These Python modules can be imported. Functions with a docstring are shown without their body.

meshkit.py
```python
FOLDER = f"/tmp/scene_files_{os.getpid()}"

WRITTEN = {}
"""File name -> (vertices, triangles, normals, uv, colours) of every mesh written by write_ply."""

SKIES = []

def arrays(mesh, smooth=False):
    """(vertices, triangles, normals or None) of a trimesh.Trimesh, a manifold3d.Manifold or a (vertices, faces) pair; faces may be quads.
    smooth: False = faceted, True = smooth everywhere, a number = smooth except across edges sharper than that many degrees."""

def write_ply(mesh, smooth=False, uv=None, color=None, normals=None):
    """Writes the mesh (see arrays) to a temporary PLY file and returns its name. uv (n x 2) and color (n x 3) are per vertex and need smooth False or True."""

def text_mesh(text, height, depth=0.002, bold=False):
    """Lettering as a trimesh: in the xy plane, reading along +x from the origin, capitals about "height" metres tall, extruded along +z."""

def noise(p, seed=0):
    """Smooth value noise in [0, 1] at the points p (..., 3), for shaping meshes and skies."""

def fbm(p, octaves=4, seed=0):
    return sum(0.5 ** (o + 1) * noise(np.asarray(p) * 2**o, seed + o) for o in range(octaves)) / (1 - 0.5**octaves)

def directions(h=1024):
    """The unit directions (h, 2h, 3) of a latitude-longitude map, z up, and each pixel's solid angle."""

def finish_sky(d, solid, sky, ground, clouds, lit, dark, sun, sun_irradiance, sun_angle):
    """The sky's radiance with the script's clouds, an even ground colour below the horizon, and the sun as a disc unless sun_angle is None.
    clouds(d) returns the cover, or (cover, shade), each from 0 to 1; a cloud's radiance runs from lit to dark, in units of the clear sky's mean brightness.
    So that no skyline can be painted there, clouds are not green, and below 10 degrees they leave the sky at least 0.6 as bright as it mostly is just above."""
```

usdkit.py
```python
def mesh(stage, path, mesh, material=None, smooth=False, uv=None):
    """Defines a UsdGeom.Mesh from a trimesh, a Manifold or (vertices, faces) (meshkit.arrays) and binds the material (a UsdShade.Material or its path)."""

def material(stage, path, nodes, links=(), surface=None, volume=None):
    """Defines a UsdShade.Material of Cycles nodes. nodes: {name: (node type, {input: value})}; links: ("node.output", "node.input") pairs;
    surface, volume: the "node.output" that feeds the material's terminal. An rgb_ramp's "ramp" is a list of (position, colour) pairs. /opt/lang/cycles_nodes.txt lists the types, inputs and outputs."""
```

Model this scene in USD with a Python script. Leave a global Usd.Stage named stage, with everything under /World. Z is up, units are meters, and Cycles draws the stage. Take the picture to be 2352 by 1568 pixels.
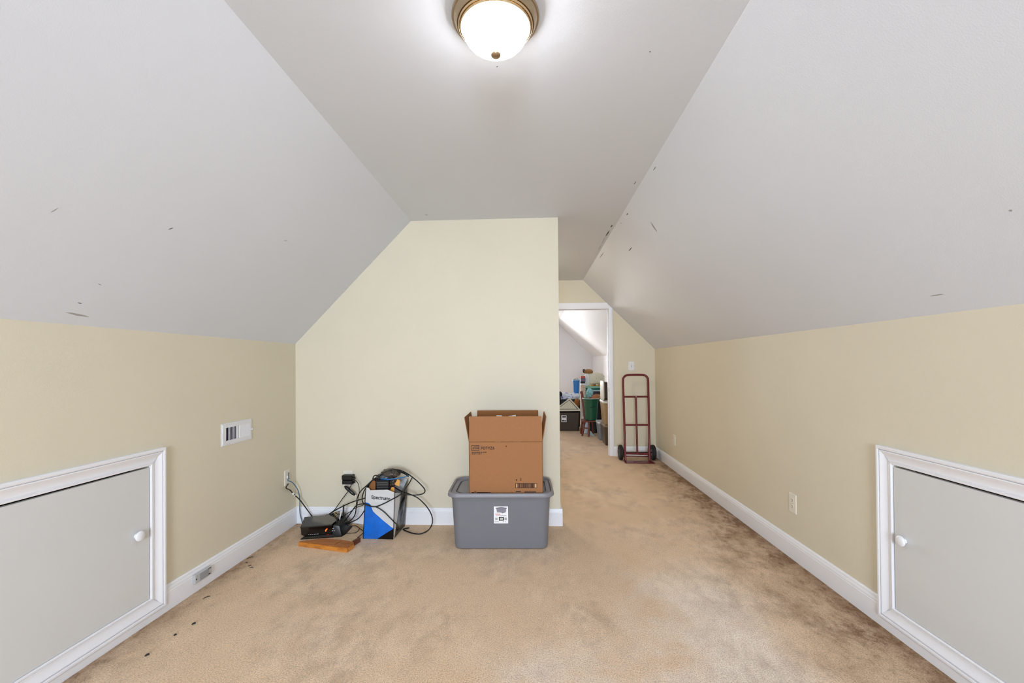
import math, random
import numpy as np, trimesh, usdkit, meshkit, manifold3d as m3
from shapely.geometry import Polygon, box as sbox, Point, LineString
from shapely import affinity
from pxr import Usd, UsdGeom, UsdLux, UsdShade, Gf, Sdf

# ------------------------------------------------------------------ stage, camera, lights
stage = Usd.Stage.CreateInMemory()
UsdGeom.SetStageUpAxis(stage, UsdGeom.Tokens.z)
UsdGeom.SetStageMetersPerUnit(stage, 1.0)
UsdGeom.Xform.Define(stage, '/World')
UsdGeom.Scope.Define(stage, '/World/Looks')
FOC, YAW, ROLL, PPY, PITCH, EYE = 980.03, 0.0478, -0.0081, 829.82, 0.0072, 1.29
cam = UsdGeom.Camera.Define(stage, '/World/camera')
cy_, sy_, cp_, sp_, cr_, sr_ = math.cos(YAW), math.sin(YAW), math.cos(PITCH), math.sin(PITCH), math.cos(ROLL), math.sin(ROLL)
vx, vd, vz = np.array([cy_, sy_, 0]), np.array([-sy_, cy_, 0]), np.array([0, 0, 1.0])
vu, vf = vz * cp_ - vd * sp_, vz * sp_ + vd * cp_
right, up = cr_ * vx + sr_ * vu, -sr_ * vx + cr_ * vu
mat4 = Gf.Matrix4d(*right, 0, *up, 0, *(-vf), 0, 0, 0, EYE, 1)
cam.AddTransformOp().Set(mat4)
HA = 36.0
cam.CreateHorizontalApertureAttr(HA)
cam.CreateVerticalApertureAttr(HA * 1568 / 2352)
cam.CreateFocalLengthAttr(FOC / 2352 * HA)
cam.CreateVerticalApertureOffsetAttr((PPY - 784) / 2352 * HA)
cam.CreateClippingRangeAttr(Gf.Vec2f(0.05, 100))
cam.CreateExposureAttr(0.02)

LAMP, LAMP_C = 38.0, (1, 1, 1.03)            # radiance of the ceiling lamp's glass bowl
ALCOVE, ALCOVE_C = 84.0, (1.04, 1, 0.9)        # the lamp in the alcove behind the partition
DAY_REAR, DAY_REAR_C = 48.0, (0.885, 1, 1.17)    # daylight in the window behind the camera
DAY_FAR, DAY_FAR_C = 54.0, (0.99, 1, 1.04)      # daylight in the storage room's gable window

def rect_light(name, x, y, z, w, h, rx, radiance, col):
    l = UsdLux.RectLight.Define(stage, '/World/' + name)
    l.CreateWidthAttr(w); l.CreateHeightAttr(h)
    l.CreateIntensityAttr(radiance); l.CreateColorAttr(Gf.Vec3f(*col))
    l.AddTranslateOp().Set(Gf.Vec3d(x, y, z)); l.AddRotateXOp().Set(rx)
rect_light('daylight_rear', 0.0, -3.78, 1.45, 1.5, 1.3, 90, DAY_REAR, DAY_REAR_C)
rect_light('daylight_gable', -0.35, 12.27, 1.5, 0.9, 1.2, -90, DAY_FAR, DAY_FAR_C)

# ------------------------------------------------------------------ helpers
W = '/World/'
used = {}
def numbered(parent, name):
    k = parent + '/' + name
    n = used.get(k, 0); used[k] = n + 1
    return name if n == 0 else f'{name}_{n:03d}'

class T:
    def __init__(self, path, loc, rz=0.0): self.path, self.loc, self.rz = path, np.array(loc, float), rz

def tag(prim, label=None, cat=None, group=None, kind=None):
    for k, v in (('label', label), ('category', cat), ('group', group), ('kind', kind)):
        if v: prim.SetCustomDataByKey(k, v)

def thing(name, label, cat, loc=(0, 0, 0), rz=0.0, group=None, kind=None):
    p = W + numbered('/World', name)
    x = UsdGeom.Xform.Define(stage, p)
    x.AddTranslateOp().Set(Gf.Vec3d(*map(float, loc)))
    if rz: x.AddRotateZOp().Set(rz)
    tag(x.GetPrim(), label, cat, group, kind)
    return T(p, loc, rz)

def tm(m):
    if isinstance(m, trimesh.Trimesh): return m
    v, f, _ = meshkit.arrays(m); return trimesh.Trimesh(v, f, process=False)

def part(parent, name, mesh, mat, smooth=30, local=False, label=None, kind=None):
    """A mesh under a thing (or a part). Shapes are given in world metres unless local."""
    mesh = tm(mesh).copy()
    if not local: mesh.vertices = mesh.vertices - parent.loc
    p = parent.path + '/' + numbered(parent.path, name)
    m = usdkit.mesh(stage, p, mesh, mat, smooth=smooth)
    tag(m.GetPrim(), label=label, kind=kind)
    return T(p, parent.loc, parent.rz)

def solo(name, label, cat, mesh, mat, smooth=30, group=None, kind=None):
    """A thing that is one mesh."""
    mesh = tm(mesh).copy()
    b = mesh.bounds; loc = np.array([*(b.mean(0)[:2]), b[0, 2]])
    mesh.vertices = mesh.vertices - loc
    p = W + numbered('/World', name)
    m = usdkit.mesh(stage, p, mesh, mat, smooth=smooth)
    m.AddTranslateOp().Set(Gf.Vec3d(*map(float, loc)))
    tag(m.GetPrim(), label, cat, group, kind)
    return T(p, loc)

def join(*ms):
    out = []
    for m in ms: out += list(m) if isinstance(m, (list, tuple)) else [m]
    return trimesh.util.concatenate([tm(m) for m in out])

def bx(x0, x1, y0, y1, z0, z1, c=0.0):
    """Box with chamfered edges."""
    x0, x1 = min(x0, x1), max(x0, x1); y0, y1 = min(y0, y1), max(y0, y1); z0, z1 = min(z0, z1), max(z0, z1)
    if c <= 0:
        m = trimesh.creation.box((x1 - x0, y1 - y0, z1 - z0)); m.apply_translation(((x0 + x1) / 2, (y0 + y1) / 2, (z0 + z1) / 2)); return m
    c = min(c, (x1 - x0) * .49, (y1 - y0) * .49, (z1 - z0) * .49)
    P = []
    for sx in (0, 1):
        for sy in (0, 1):
            for sz in (0, 1):
                p = [(x0, x1)[sx], (y0, y1)[sy], (z0, z1)[sz]]; d = [c if s == 0 else -c for s in (sx, sy, sz)]
                for k in range(3):
                    q = [p[i] + (0 if i == k else d[i]) for i in range(3)]; P.append(q)
    return trimesh.convex.convex_hull(np.array(P))

def hull(P): return trimesh.convex.convex_hull(np.array(P, float))

def ext(poly, axis, a, b):
    """Extrudes a shapely polygon. axis y: polygon is (x, z); axis x: polygon is (y, z); axis z: polygon is (x, y)."""
    polys = getattr(poly, 'geoms', [poly])
    ms = []
    for p in polys:
        if p.area <= 0: continue
        m = trimesh.creation.extrude_polygon(p, b - a, engine='earcut')
        v = m.vertices.copy(); f = m.faces.copy()
        if axis == 'z': w = v + [0, 0, a]
        elif axis == 'y': w = np.c_[v[:, 0], v[:, 2] + a, v[:, 1]]; f = f[:, ::-1]
        else: w = np.c_[v[:, 2] + a, v[:, 0], v[:, 1]]
        ms.append(trimesh.Trimesh(w, f, process=False))
    return trimesh.util.concatenate(ms)

def rrect(w, d, r, n=6, cx=0, cy=0):
    P = []
    for k, (sx, sy) in enumerate(((1, 1), (-1, 1), (-1, -1), (1, -1))):
        for i in range(n + 1):
            a = math.pi / 2 * (k + i / n)
            P.append((cx + sx * (w / 2 - r) + r * math.cos(a), cy + sy * (d / 2 - r) + r * math.sin(a)))
    return np.array(P)

def loft(loops, cap=True):
    """Joins closed loops (n x 3) of equal length into a skin."""
    n = len(loops[0]); V = np.vstack(loops); F = []
    for k in range(len(loops) - 1):
        for i in range(n):
            j = (i + 1) % n; a, b, c, d = k * n + i, k * n + j, (k + 1) * n + j, (k + 1) * n + i
            F += [(a, b, c), (a, c, d)]
    if cap:
        for k, flip in ((0, True), (len(loops) - 1, False)):
            V = np.vstack([V, loops[k].mean(0)]); c = len(V) - 1
            for i in range(n):
                j = (i + 1) % n; t = (k * n + i, k * n + j, c); F.append(t[::-1] if flip else t)
    return trimesh.Trimesh(V, np.array(F), process=False)

def rings(spec, cx=0, cy=0, n=6):
    """spec: list of (width, depth, corner radius, z) from bottom to top."""
    return loft([np.c_[rrect(w, d, min(r, w / 2 - 1e-4, d / 2 - 1e-4), n, cx, cy), np.full(4 * (n + 1), z)] for w, d, r, z in spec])

def lathe(prof, n=48, cx=0, cy=0):
    a = np.linspace(0, 2 * math.pi, n, endpoint=False)
    return loft([np.c_[cx + r * np.cos(a), cy + r * np.sin(a), np.full(n, z)] for r, z in prof])

def curve(P, k=8):
    P = np.array(P, float)
    if len(P) < 3: return np.linspace(P[0], P[-1], 3)
    Q = np.vstack([2 * P[0] - P[1], P, 2 * P[-1] - P[-2]]); out = []
    for i in range(1, len(Q) - 2):
        for t in np.linspace(0, 1, k, endpoint=False):
            p0, p1, p2, p3 = Q[i - 1:i + 3]
            out.append(.5 * (2 * p1 + (p2 - p0) * t + (2 * p0 - 5 * p1 + 4 * p2 - p3) * t * t + (3 * p1 - p0 - 3 * p2 + p3) * t ** 3))
    return np.vstack([out, P[-1]])

def tube(P, r, n=8, smooth=True, k=8):
    P = curve(P, k) if smooth else np.array(P, float)
    R = np.broadcast_to(r, (len(P),)) if np.ndim(r) else np.full(len(P), r)
    t = np.gradient(P, axis=0); t /= np.maximum(np.linalg.norm(t, axis=1, keepdims=True), 1e-9)
    u = np.cross(t[0], [0, 0, 1.0]);
    if np.linalg.norm(u) < 1e-3: u = np.cross(t[0], [1.0, 0, 0])
    u /= np.linalg.norm(u); loops = []
    a = np.linspace(0, 2 * math.pi, n, endpoint=False)
    for i in range(len(P)):
        u = u - t[i] * (u @ t[i]); u /= np.linalg.norm(u); w = np.cross(t[i], u)
        loops.append(P[i] + R[i] * (np.outer(np.cos(a), u) + np.outer(np.sin(a), w)))
    return loft(loops)

def rod(a, b, r, n=12): return tube([a, (np.array(a, float) + b) / 2, b], r, n, smooth=False)

def move(m, loc=(0, 0, 0), rx=0, ry=0, rz=0):
    m = tm(m).copy(); R = trimesh.transformations.euler_matrix(math.radians(rx), math.radians(ry), math.radians(rz)); m.apply_transform(R); m.apply_translation(loc); return m

def blob(c, s, seed, amp=.25, freq=3.0, sub=3, flat=None):
    m = trimesh.creation.icosphere(subdivisions=sub); v = m.vertices
    d = 1 + amp * (meshkit.fbm(v * freq + seed * 7.3, 4, seed) - .5) * 2
    v = v * d[:, None] * s + c
    if flat is not None: v[:, 2] = np.maximum(v[:, 2], flat)
    return trimesh.Trimesh(v, m.faces, process=False)

def lin(c):
    if isinstance(c, str): c = [int(c[i:i + 2], 16) / 255 for i in (1, 3, 5)]
    return tuple(x / 12.92 if x <= .04045 else ((x + .055) / 1.055) ** 2.4 for x in c)

def mat(name, col, rough=.5, metal=0.0, vary=0.0, vscale=30.0, bump=0.0, bscale=200.0, spec=None, emit=None, coat=0.0):
    c = lin(col)
    pr = {'base_color': c, 'roughness': rough, 'metallic': metal}
    if spec is not None: pr['specular_ior_level'] = spec
    if coat: pr['coat_weight'] = coat; pr['coat_roughness'] = .08
    if emit: pr['emission_color'] = c; pr['emission_strength'] = emit
    nodes = {'p': ('principled_bsdf', pr)}; links = []
    if vary or bump: nodes['tc'] = ('texture_coordinate', {})
    if vary:
        nodes['n'] = ('noise_texture', {'type': 'fBM', 'scale': vscale, 'detail': 5.0, 'roughness': .6})
        nodes['r'] = ('rgb_ramp', {'ramp': [(0.3, tuple(x * (1 - vary) for x in c)), (0.7, tuple(min(1, x * (1 + vary)) for x in c))]})
        links += [('tc.object', 'n.vector'), ('n.fac', 'r.fac'), ('r.color', 'p.base_color')]
    if bump:
        nodes['nb'] = ('noise_texture', {'type': 'fBM', 'scale': bscale, 'detail': 3.0})
        nodes['b'] = ('bump', {'strength': bump, 'distance': .002})
        links += [('tc.object', 'nb.vector'), ('nb.fac', 'b.height'), ('b.normal', 'p.normal')]
    return usdkit.material(stage, '/World/Looks/' + name, nodes, links, surface='p.BSDF')

# ------------------------------------------------------------------ materials
WALL = mat('yellow_wall_paint', '#dfd6c0', .55, vary=.02, vscale=1.6, bump=.25, bscale=260, spec=.3)
CEIL = mat('ceiling_paint', '#dfe2e9', .6, vary=.012, vscale=1.3, bump=.22, bscale=240, spec=.25)
WHITE_ROOM = mat('white_wall_paint', '#f0f0f1', .6, bump=.15, bscale=240, spec=.25)
TRIM = mat('white_trim_paint', '#f4f4f8', .32, bump=.05, bscale=60)
PANEL = mat('white_panel_paint', '#dbdbda', .4, vary=.012, vscale=3, bump=.12, bscale=180)
NICKEL = mat('brushed_nickel', '#b39f83', .3, 1.0, bump=.05, bscale=120)
def glow(name, c, e): return usdkit.material(stage, '/World/Looks/' + name, {'p': ('principled_bsdf', {'base_color': (.9, .9, .9), 'roughness': .3, 'emission_color': c, 'emission_strength': e})}, surface='p.BSDF')
BOWL = glow('lit_glass_bowl', LAMP_C, LAMP)
BOWL_ALCOVE = glow('lit_glass_bowl_alcove', ALCOVE_C, ALCOVE)
PLATE = mat('almond_plastic', '#e9e4d6', .35)
PLATE_W = mat('white_plastic', '#e8e8ea', .35)
RING = mat('polished_nickel', '#d8bf98', .16, 1.0)
DARK = mat('dark_slot', '#15120f', .6)
BLACK = mat('black_plastic', '#101113', .35)
GLOSS = mat('black_gloss_plastic', '#0a0b0e', .12, coat=.5)
CORD = mat('black_cord', '#0b0b0c', .5)
FILM = mat('black_shiny_film', '#08090a', .2, bump=1.0, bscale=34, spec=.35)
GREYTOTE = mat('grey_tote_plastic', '#76777e', .42, vary=.02, vscale=8, bump=.12, bscale=350)
GREYLID = mat('grey_lid_plastic', '#86848a', .38, vary=.03, vscale=9, bump=.1, bscale=350)
LABEL = mat('white_label', '#f2f2f4', .4)
INK = mat('black_ink', '#17120f', .6)
BROWNINK = mat('dark_brown_ink', '#24130b', .7)
GREYINK = mat('grey_ink', '#8b8894', .6)
REDINK = mat('red_ink', '#c9837c', .6)
CARD = mat('cardboard', '#a06c41', .75, vary=.035, vscale=60, bump=.12, bscale=300)
CARD_IN = mat('cardboard_inside', '#935f31', .8, vary=.04, vscale=40, bump=.12, bscale=300)
TAPE = mat('packing_tape', '#a58e86', .3, vary=.12, vscale=90)
PAPER = mat('white_paper', '#f4f2ee', .6)
RED = mat('dark_red_enamel', '#680d17', .35, coat=.15)
RUBBER = mat('black_rubber', '#121212', .7, bump=.3, bscale=120)
STEEL = mat('steel', '#c9c9cc', .3, 1.0)
BAGWHITE = mat('bag_white_film', '#d3d3d4', .35, vary=.03, vscale=14, bump=.9, bscale=14)
BAGBLUE = mat('bag_blue_print', '#0c6ad2', .28, vary=.22, vscale=11, bump=1.0, bscale=13)
WOOD = None
BLUECORD = mat('blue_grey_cord', '#5b7688', .5)
BRIGHTBLUE = mat('blue_cord', '#2f78b8', .4)
YELLOW = mat('orange_tag', '#dd9a35', .5)
TANWIRE = mat('tan_wire', '#c9a66a', .5)
BROWNWIRE = mat('brown_wire', '#4b3a2a', .6)
GREYBOX = mat('grey_device_plastic', '#bcbcbd', .4, vary=.04, vscale=60)
SCUFF = mat('scuff_mark', '#a9a6a5', .8)
CRACK = mat('crack_shadow', '#575250', .9)

def wood_mat(name, a, b, scale=6.0):
    return usdkit.material(stage, '/World/Looks/' + name, {
        'tc': ('texture_coordinate', {}), 'mp': ('mapping', {'scale': (1.0, 9.0, 9.0)}),
        'n': ('noise_texture', {'type': 'fBM', 'scale': scale, 'detail': 6.0, 'roughness': .65, 'distortion': .6}),
        'r': ('rgb_ramp', {'ramp': [(.3, lin(a)), (.62, lin(b)), (.75, lin(a))]}),
        'b': ('bump', {'strength': .2, 'distance': .002}), 'p': ('principled_bsdf', {'roughness': .45})},
        [('tc.object', 'mp.vector'), ('mp.vector', 'n.vector'), ('n.fac', 'r.fac'), ('r.color', 'p.base_color'), ('n.fac', 'b.height'), ('b.normal', 'p.normal')], surface='p.BSDF')
WOOD = wood_mat('honey_wood', '#a8601f', '#d9903a')
WOODTOP = wood_mat('red_brown_wood', '#8a4418', '#b5702f')
WOODEND = wood_mat('dark_end_wood', '#4f2416', '#6f3a22')
CHAIRWOOD = wood_mat('chair_wood', '#5b2418', '#7d3b24')

def carpet_mat():
    n, l = {}, []
    n['g'] = ('geometry', {})
    n['s'] = ('separate_xyz', {}); l += [('g.position', 's.vector')]
    def noise(k, sc, det, rough, scale=(1, 1, 1), rot=0.0, dist=0.0):
        n['m' + k] = ('mapping', {'scale': scale, 'rotation': (0, 0, rot)})
        n[k] = ('noise_texture', {'type': 'fBM', 'scale': sc, 'detail': det, 'roughness': rough, 'distortion': dist})
        l.extend([('g.position', 'm' + k + '.vector'), ('m' + k + '.vector', k + '.vector')])
    def mth(k, op, a, b=None, clamp=False):
        n[k] = ('math', {'math_type': op, 'use_clamp': clamp})
        for sock, x in (('value1', a), ('value2', b)):
            if x is None: continue
            if isinstance(x, str): l.append((x, k + '.' + sock))
            else: n[k][1][sock] = float(x)
        return k + '.value'
    def rng(k, src, f0, f1, t0=0.0, t1=1.0):
        n[k] = ('map_range', {'from_min': f0, 'from_max': f1, 'to_min': t0, 'to_max': t1, 'range_type': 'smoothstep'})
        l.append((src, k + '.value')); return k + '.result'
    noise('nl', 1.3, 6.0, .62)              # broad soiling
    noise('nm', 4.6, 10.0, .76, scale=(1.35, .85, 1), rot=-.45, dist=.2)   # streaky mid-size marks
    noise('ns', 21.0, 6.0, .75, scale=(1, .7, 1), rot=.5)
    noise('nf', 170.0, 3.0, .75)                    # tufts
    noise('nt', 520.0, 2.0, .7)                     # yarn
    # soiling along the walls, broken up by the streak noise
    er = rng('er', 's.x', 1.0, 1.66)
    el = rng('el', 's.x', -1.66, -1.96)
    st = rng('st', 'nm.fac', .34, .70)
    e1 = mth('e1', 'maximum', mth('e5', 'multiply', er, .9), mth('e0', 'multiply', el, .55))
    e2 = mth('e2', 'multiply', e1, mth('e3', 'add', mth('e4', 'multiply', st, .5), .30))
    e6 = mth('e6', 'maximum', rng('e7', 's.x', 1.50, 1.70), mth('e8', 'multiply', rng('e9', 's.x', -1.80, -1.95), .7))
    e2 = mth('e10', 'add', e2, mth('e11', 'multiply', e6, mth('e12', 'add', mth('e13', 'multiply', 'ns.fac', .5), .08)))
    a = rng('ra', 'nl.fac', .38, .62)
    c = mth('mc', 'multiply', mth('mb', 'multiply', a, st), .44)
    d = mth('md', 'multiply', rng('rs', 'ns.fac', .48, .75), mth('d2', 'add', mth('d1', 'multiply', e1, .35), .12))
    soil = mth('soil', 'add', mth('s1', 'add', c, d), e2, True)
    # pale cleaned lanes where the traffic runs towards the doorway
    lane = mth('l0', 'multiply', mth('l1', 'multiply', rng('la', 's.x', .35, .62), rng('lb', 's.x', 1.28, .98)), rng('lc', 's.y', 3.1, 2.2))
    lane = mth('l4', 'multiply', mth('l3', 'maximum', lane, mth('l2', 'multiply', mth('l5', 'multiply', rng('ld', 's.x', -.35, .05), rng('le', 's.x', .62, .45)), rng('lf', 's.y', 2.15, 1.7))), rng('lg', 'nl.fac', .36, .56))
    n['clean'] = ('rgb_ramp', {'ramp': [(.25, lin('#dab995')), (.5, lin('#eaccaa')), (.75, lin('#f3dbc1'))]})
    l.append(('nl.fac', 'clean.fac'))
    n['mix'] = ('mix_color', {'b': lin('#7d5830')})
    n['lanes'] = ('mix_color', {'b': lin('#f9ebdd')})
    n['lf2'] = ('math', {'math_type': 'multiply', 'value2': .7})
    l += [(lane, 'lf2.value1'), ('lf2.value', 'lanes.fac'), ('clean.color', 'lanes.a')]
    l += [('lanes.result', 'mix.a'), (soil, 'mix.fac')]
    tf = mth('tf', 'add', mth('t1', 'multiply', 'nf.fac', .6), mth('t2', 'multiply', 'nt.fac', .4))
    n['gr'] = ('rgb_ramp', {'ramp': [(.36, (.34, .29, .24)), (.47, (.98, .98, .98)), (.60, (1.55, 1.55, 1.55))]})
    l.append((tf, 'gr.fac'))
    n['mul'] = ('mix_color', {'blend_type': 'multiply', 'fac': .8})
    l += [('mix.result', 'mul.a'), ('gr.color', 'mul.b')]
    n['b'] = ('bump', {'strength': .8, 'distance': .006})
    n['p'] = ('principled_bsdf', {'roughness': 1.0, 'specular_ior_level': .1, 'sheen_weight': .15, 'sheen_roughness': .6})
    l += [(tf, 'b.height'), ('b.normal', 'p.normal'), ('mul.result', 'p.base_color')]
    return usdkit.material(stage, '/World/Looks/carpet', n, l, surface='p.BSDF')
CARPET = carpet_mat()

# ------------------------------------------------------------------ room shell
XL, XR, YB, YF, HC, HKL, HKR, CL, CR, XE = -1.9557, 1.7052, 3.4369, 6.0361, 2.4697, 1.4746, 1.4874, -.982, .7175, .2145
YR, YG, TH = -3.6, 12.2, .1
GABLE = Polygon([(XL, 0), (XR, 0), (XR, HKR), (CR, HC), (CL, HC), (XL, HKL)])

def structure(name, label, cat, mesh, m, smooth=False): return solo(name, label, cat, mesh, m, smooth, kind='structure')

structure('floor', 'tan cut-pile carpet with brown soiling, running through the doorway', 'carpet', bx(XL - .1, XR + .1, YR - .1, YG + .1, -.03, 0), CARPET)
# left knee wall with the hatch opening, right knee wall with the hatch opening
LD = dict(y0=1.20, y1=2.086, z0=.117, z1=.792)
RD = dict(y0=1.22, y1=2.108, z0=.125, z1=.803)
structure('wall_left', 'low yellow knee wall on the left under the sloped ceiling', 'wall',
          ext(Polygon([(YR, 0), (YB + .1, 0), (YB + .1, HKL), (YR, HKL)]).difference(sbox(LD['y0'], LD['z0'], LD['y1'], LD['z1'])), 'x', XL - TH, XL), WALL)
structure('wall_right', 'long low yellow knee wall on the right with two outlets', 'wall',
          ext(Polygon([(YR, 0), (YF + .05, 0), (YF + .05, HKR), (YR, HKR)]).difference(sbox(RD['y0'], RD['z0'], RD['y1'], RD['z1'])), 'x', XR, XR + TH), WALL)
structure('wall_back', 'yellow partition wall with sloped left top behind the grey tote', 'wall',
          ext(GABLE.intersection(sbox(XL, 0, XE, HC)), 'y', YB, YB + TH), WALL)
structure('wall_hall', 'yellow side wall of the alcove behind the partition', 'wall', bx(-.85, -.75, YB + TH, YF, 0, HC), WALL)
DX0, DX1, DZ = .31, 1.072, 2.06
structure('wall_far', 'yellow end wall of the passage around the open doorway', 'wall',
          ext(GABLE.intersection(sbox(-.85, 0, XR, HC)).difference(sbox(DX0 - .018, -1, DX1 + .018, DZ + .018)), 'y', YF, YF + TH), WALL)
rear_win = sbox(-.75, .8, .75, 2.1)
structure('wall_rear', 'yellow gable wall behind the camera with a window', 'wall', ext(GABLE.difference(rear_win), 'y', YR - TH, YR), WALL)
far_win = sbox(-.8, .9, .1, 2.1)
structure('wall_gable', 'white gable wall at the end of the storage room', 'wall', ext(GABLE.difference(far_win), 'y', YG, YG + TH), WHITE_ROOM)
structure('wall_storage_right', 'white knee wall of the storage room behind the bins', 'wall', bx(XR, XR + TH, YF + .05, YG + TH, 0, HKR), WHITE_ROOM)
structure('wall_storage_left', 'white knee wall on the left of the storage room', 'wall', bx(XL - TH, XL, YF, YG + TH, 0, HKL), WHITE_ROOM)
structure('wall_storage_front', 'white room side of the wall around the doorway', 'wall',
          ext(GABLE.difference(sbox(DX0 - .018, -1, DX1 + .018, DZ + .018)), 'y', YF + TH, YF + TH + .012), WHITE_ROOM)

def slope_poly(side):
    if side < 0: return Polygon([(XL, HKL), (CL, HC), (CL, HC + .08), (XL - .1, HKL + .05), (XL - .1, HKL)])
    return Polygon([(XR, HKR), (XR + .1, HKR), (XR + .1, HKR + .05), (CR, HC + .08), (CR, HC)])
ce = thing('ceiling', 'grey white attic ceiling, flat along the middle with a slope on each side', 'ceiling', (0, 0, HC), kind='structure')
part(ce, 'flat_ceiling', bx(CL - .02, CR + .02, YR - TH, YF + .05, HC, HC + .05), CEIL, False)
part(ce, 'sloped_ceiling', ext(slope_poly(-1), 'y', YR - TH, YB + TH), CEIL, False)
part(ce, 'sloped_ceiling', ext(slope_poly(1), 'y', YR - TH, YF + .05), CEIL, False)
cs = thing('ceiling', 'white sloped ceiling of the storage room beyond the doorway', 'ceiling', (0, YF + .1, HC), kind='structure')
part(cs, 'flat_ceiling', bx(CL - .02, CR + .02, YF + .05, YG + TH, HC, HC + .05), WHITE_ROOM, False)
part(cs, 'sloped_ceiling', ext(slope_poly(-1), 'y', YF + .05, YG + TH), WHITE_ROOM, False)
part(cs, 'sloped_ceiling', ext(slope_poly(1), 'y', YF + .05, YG + TH), WHITE_ROOM, False)

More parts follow.
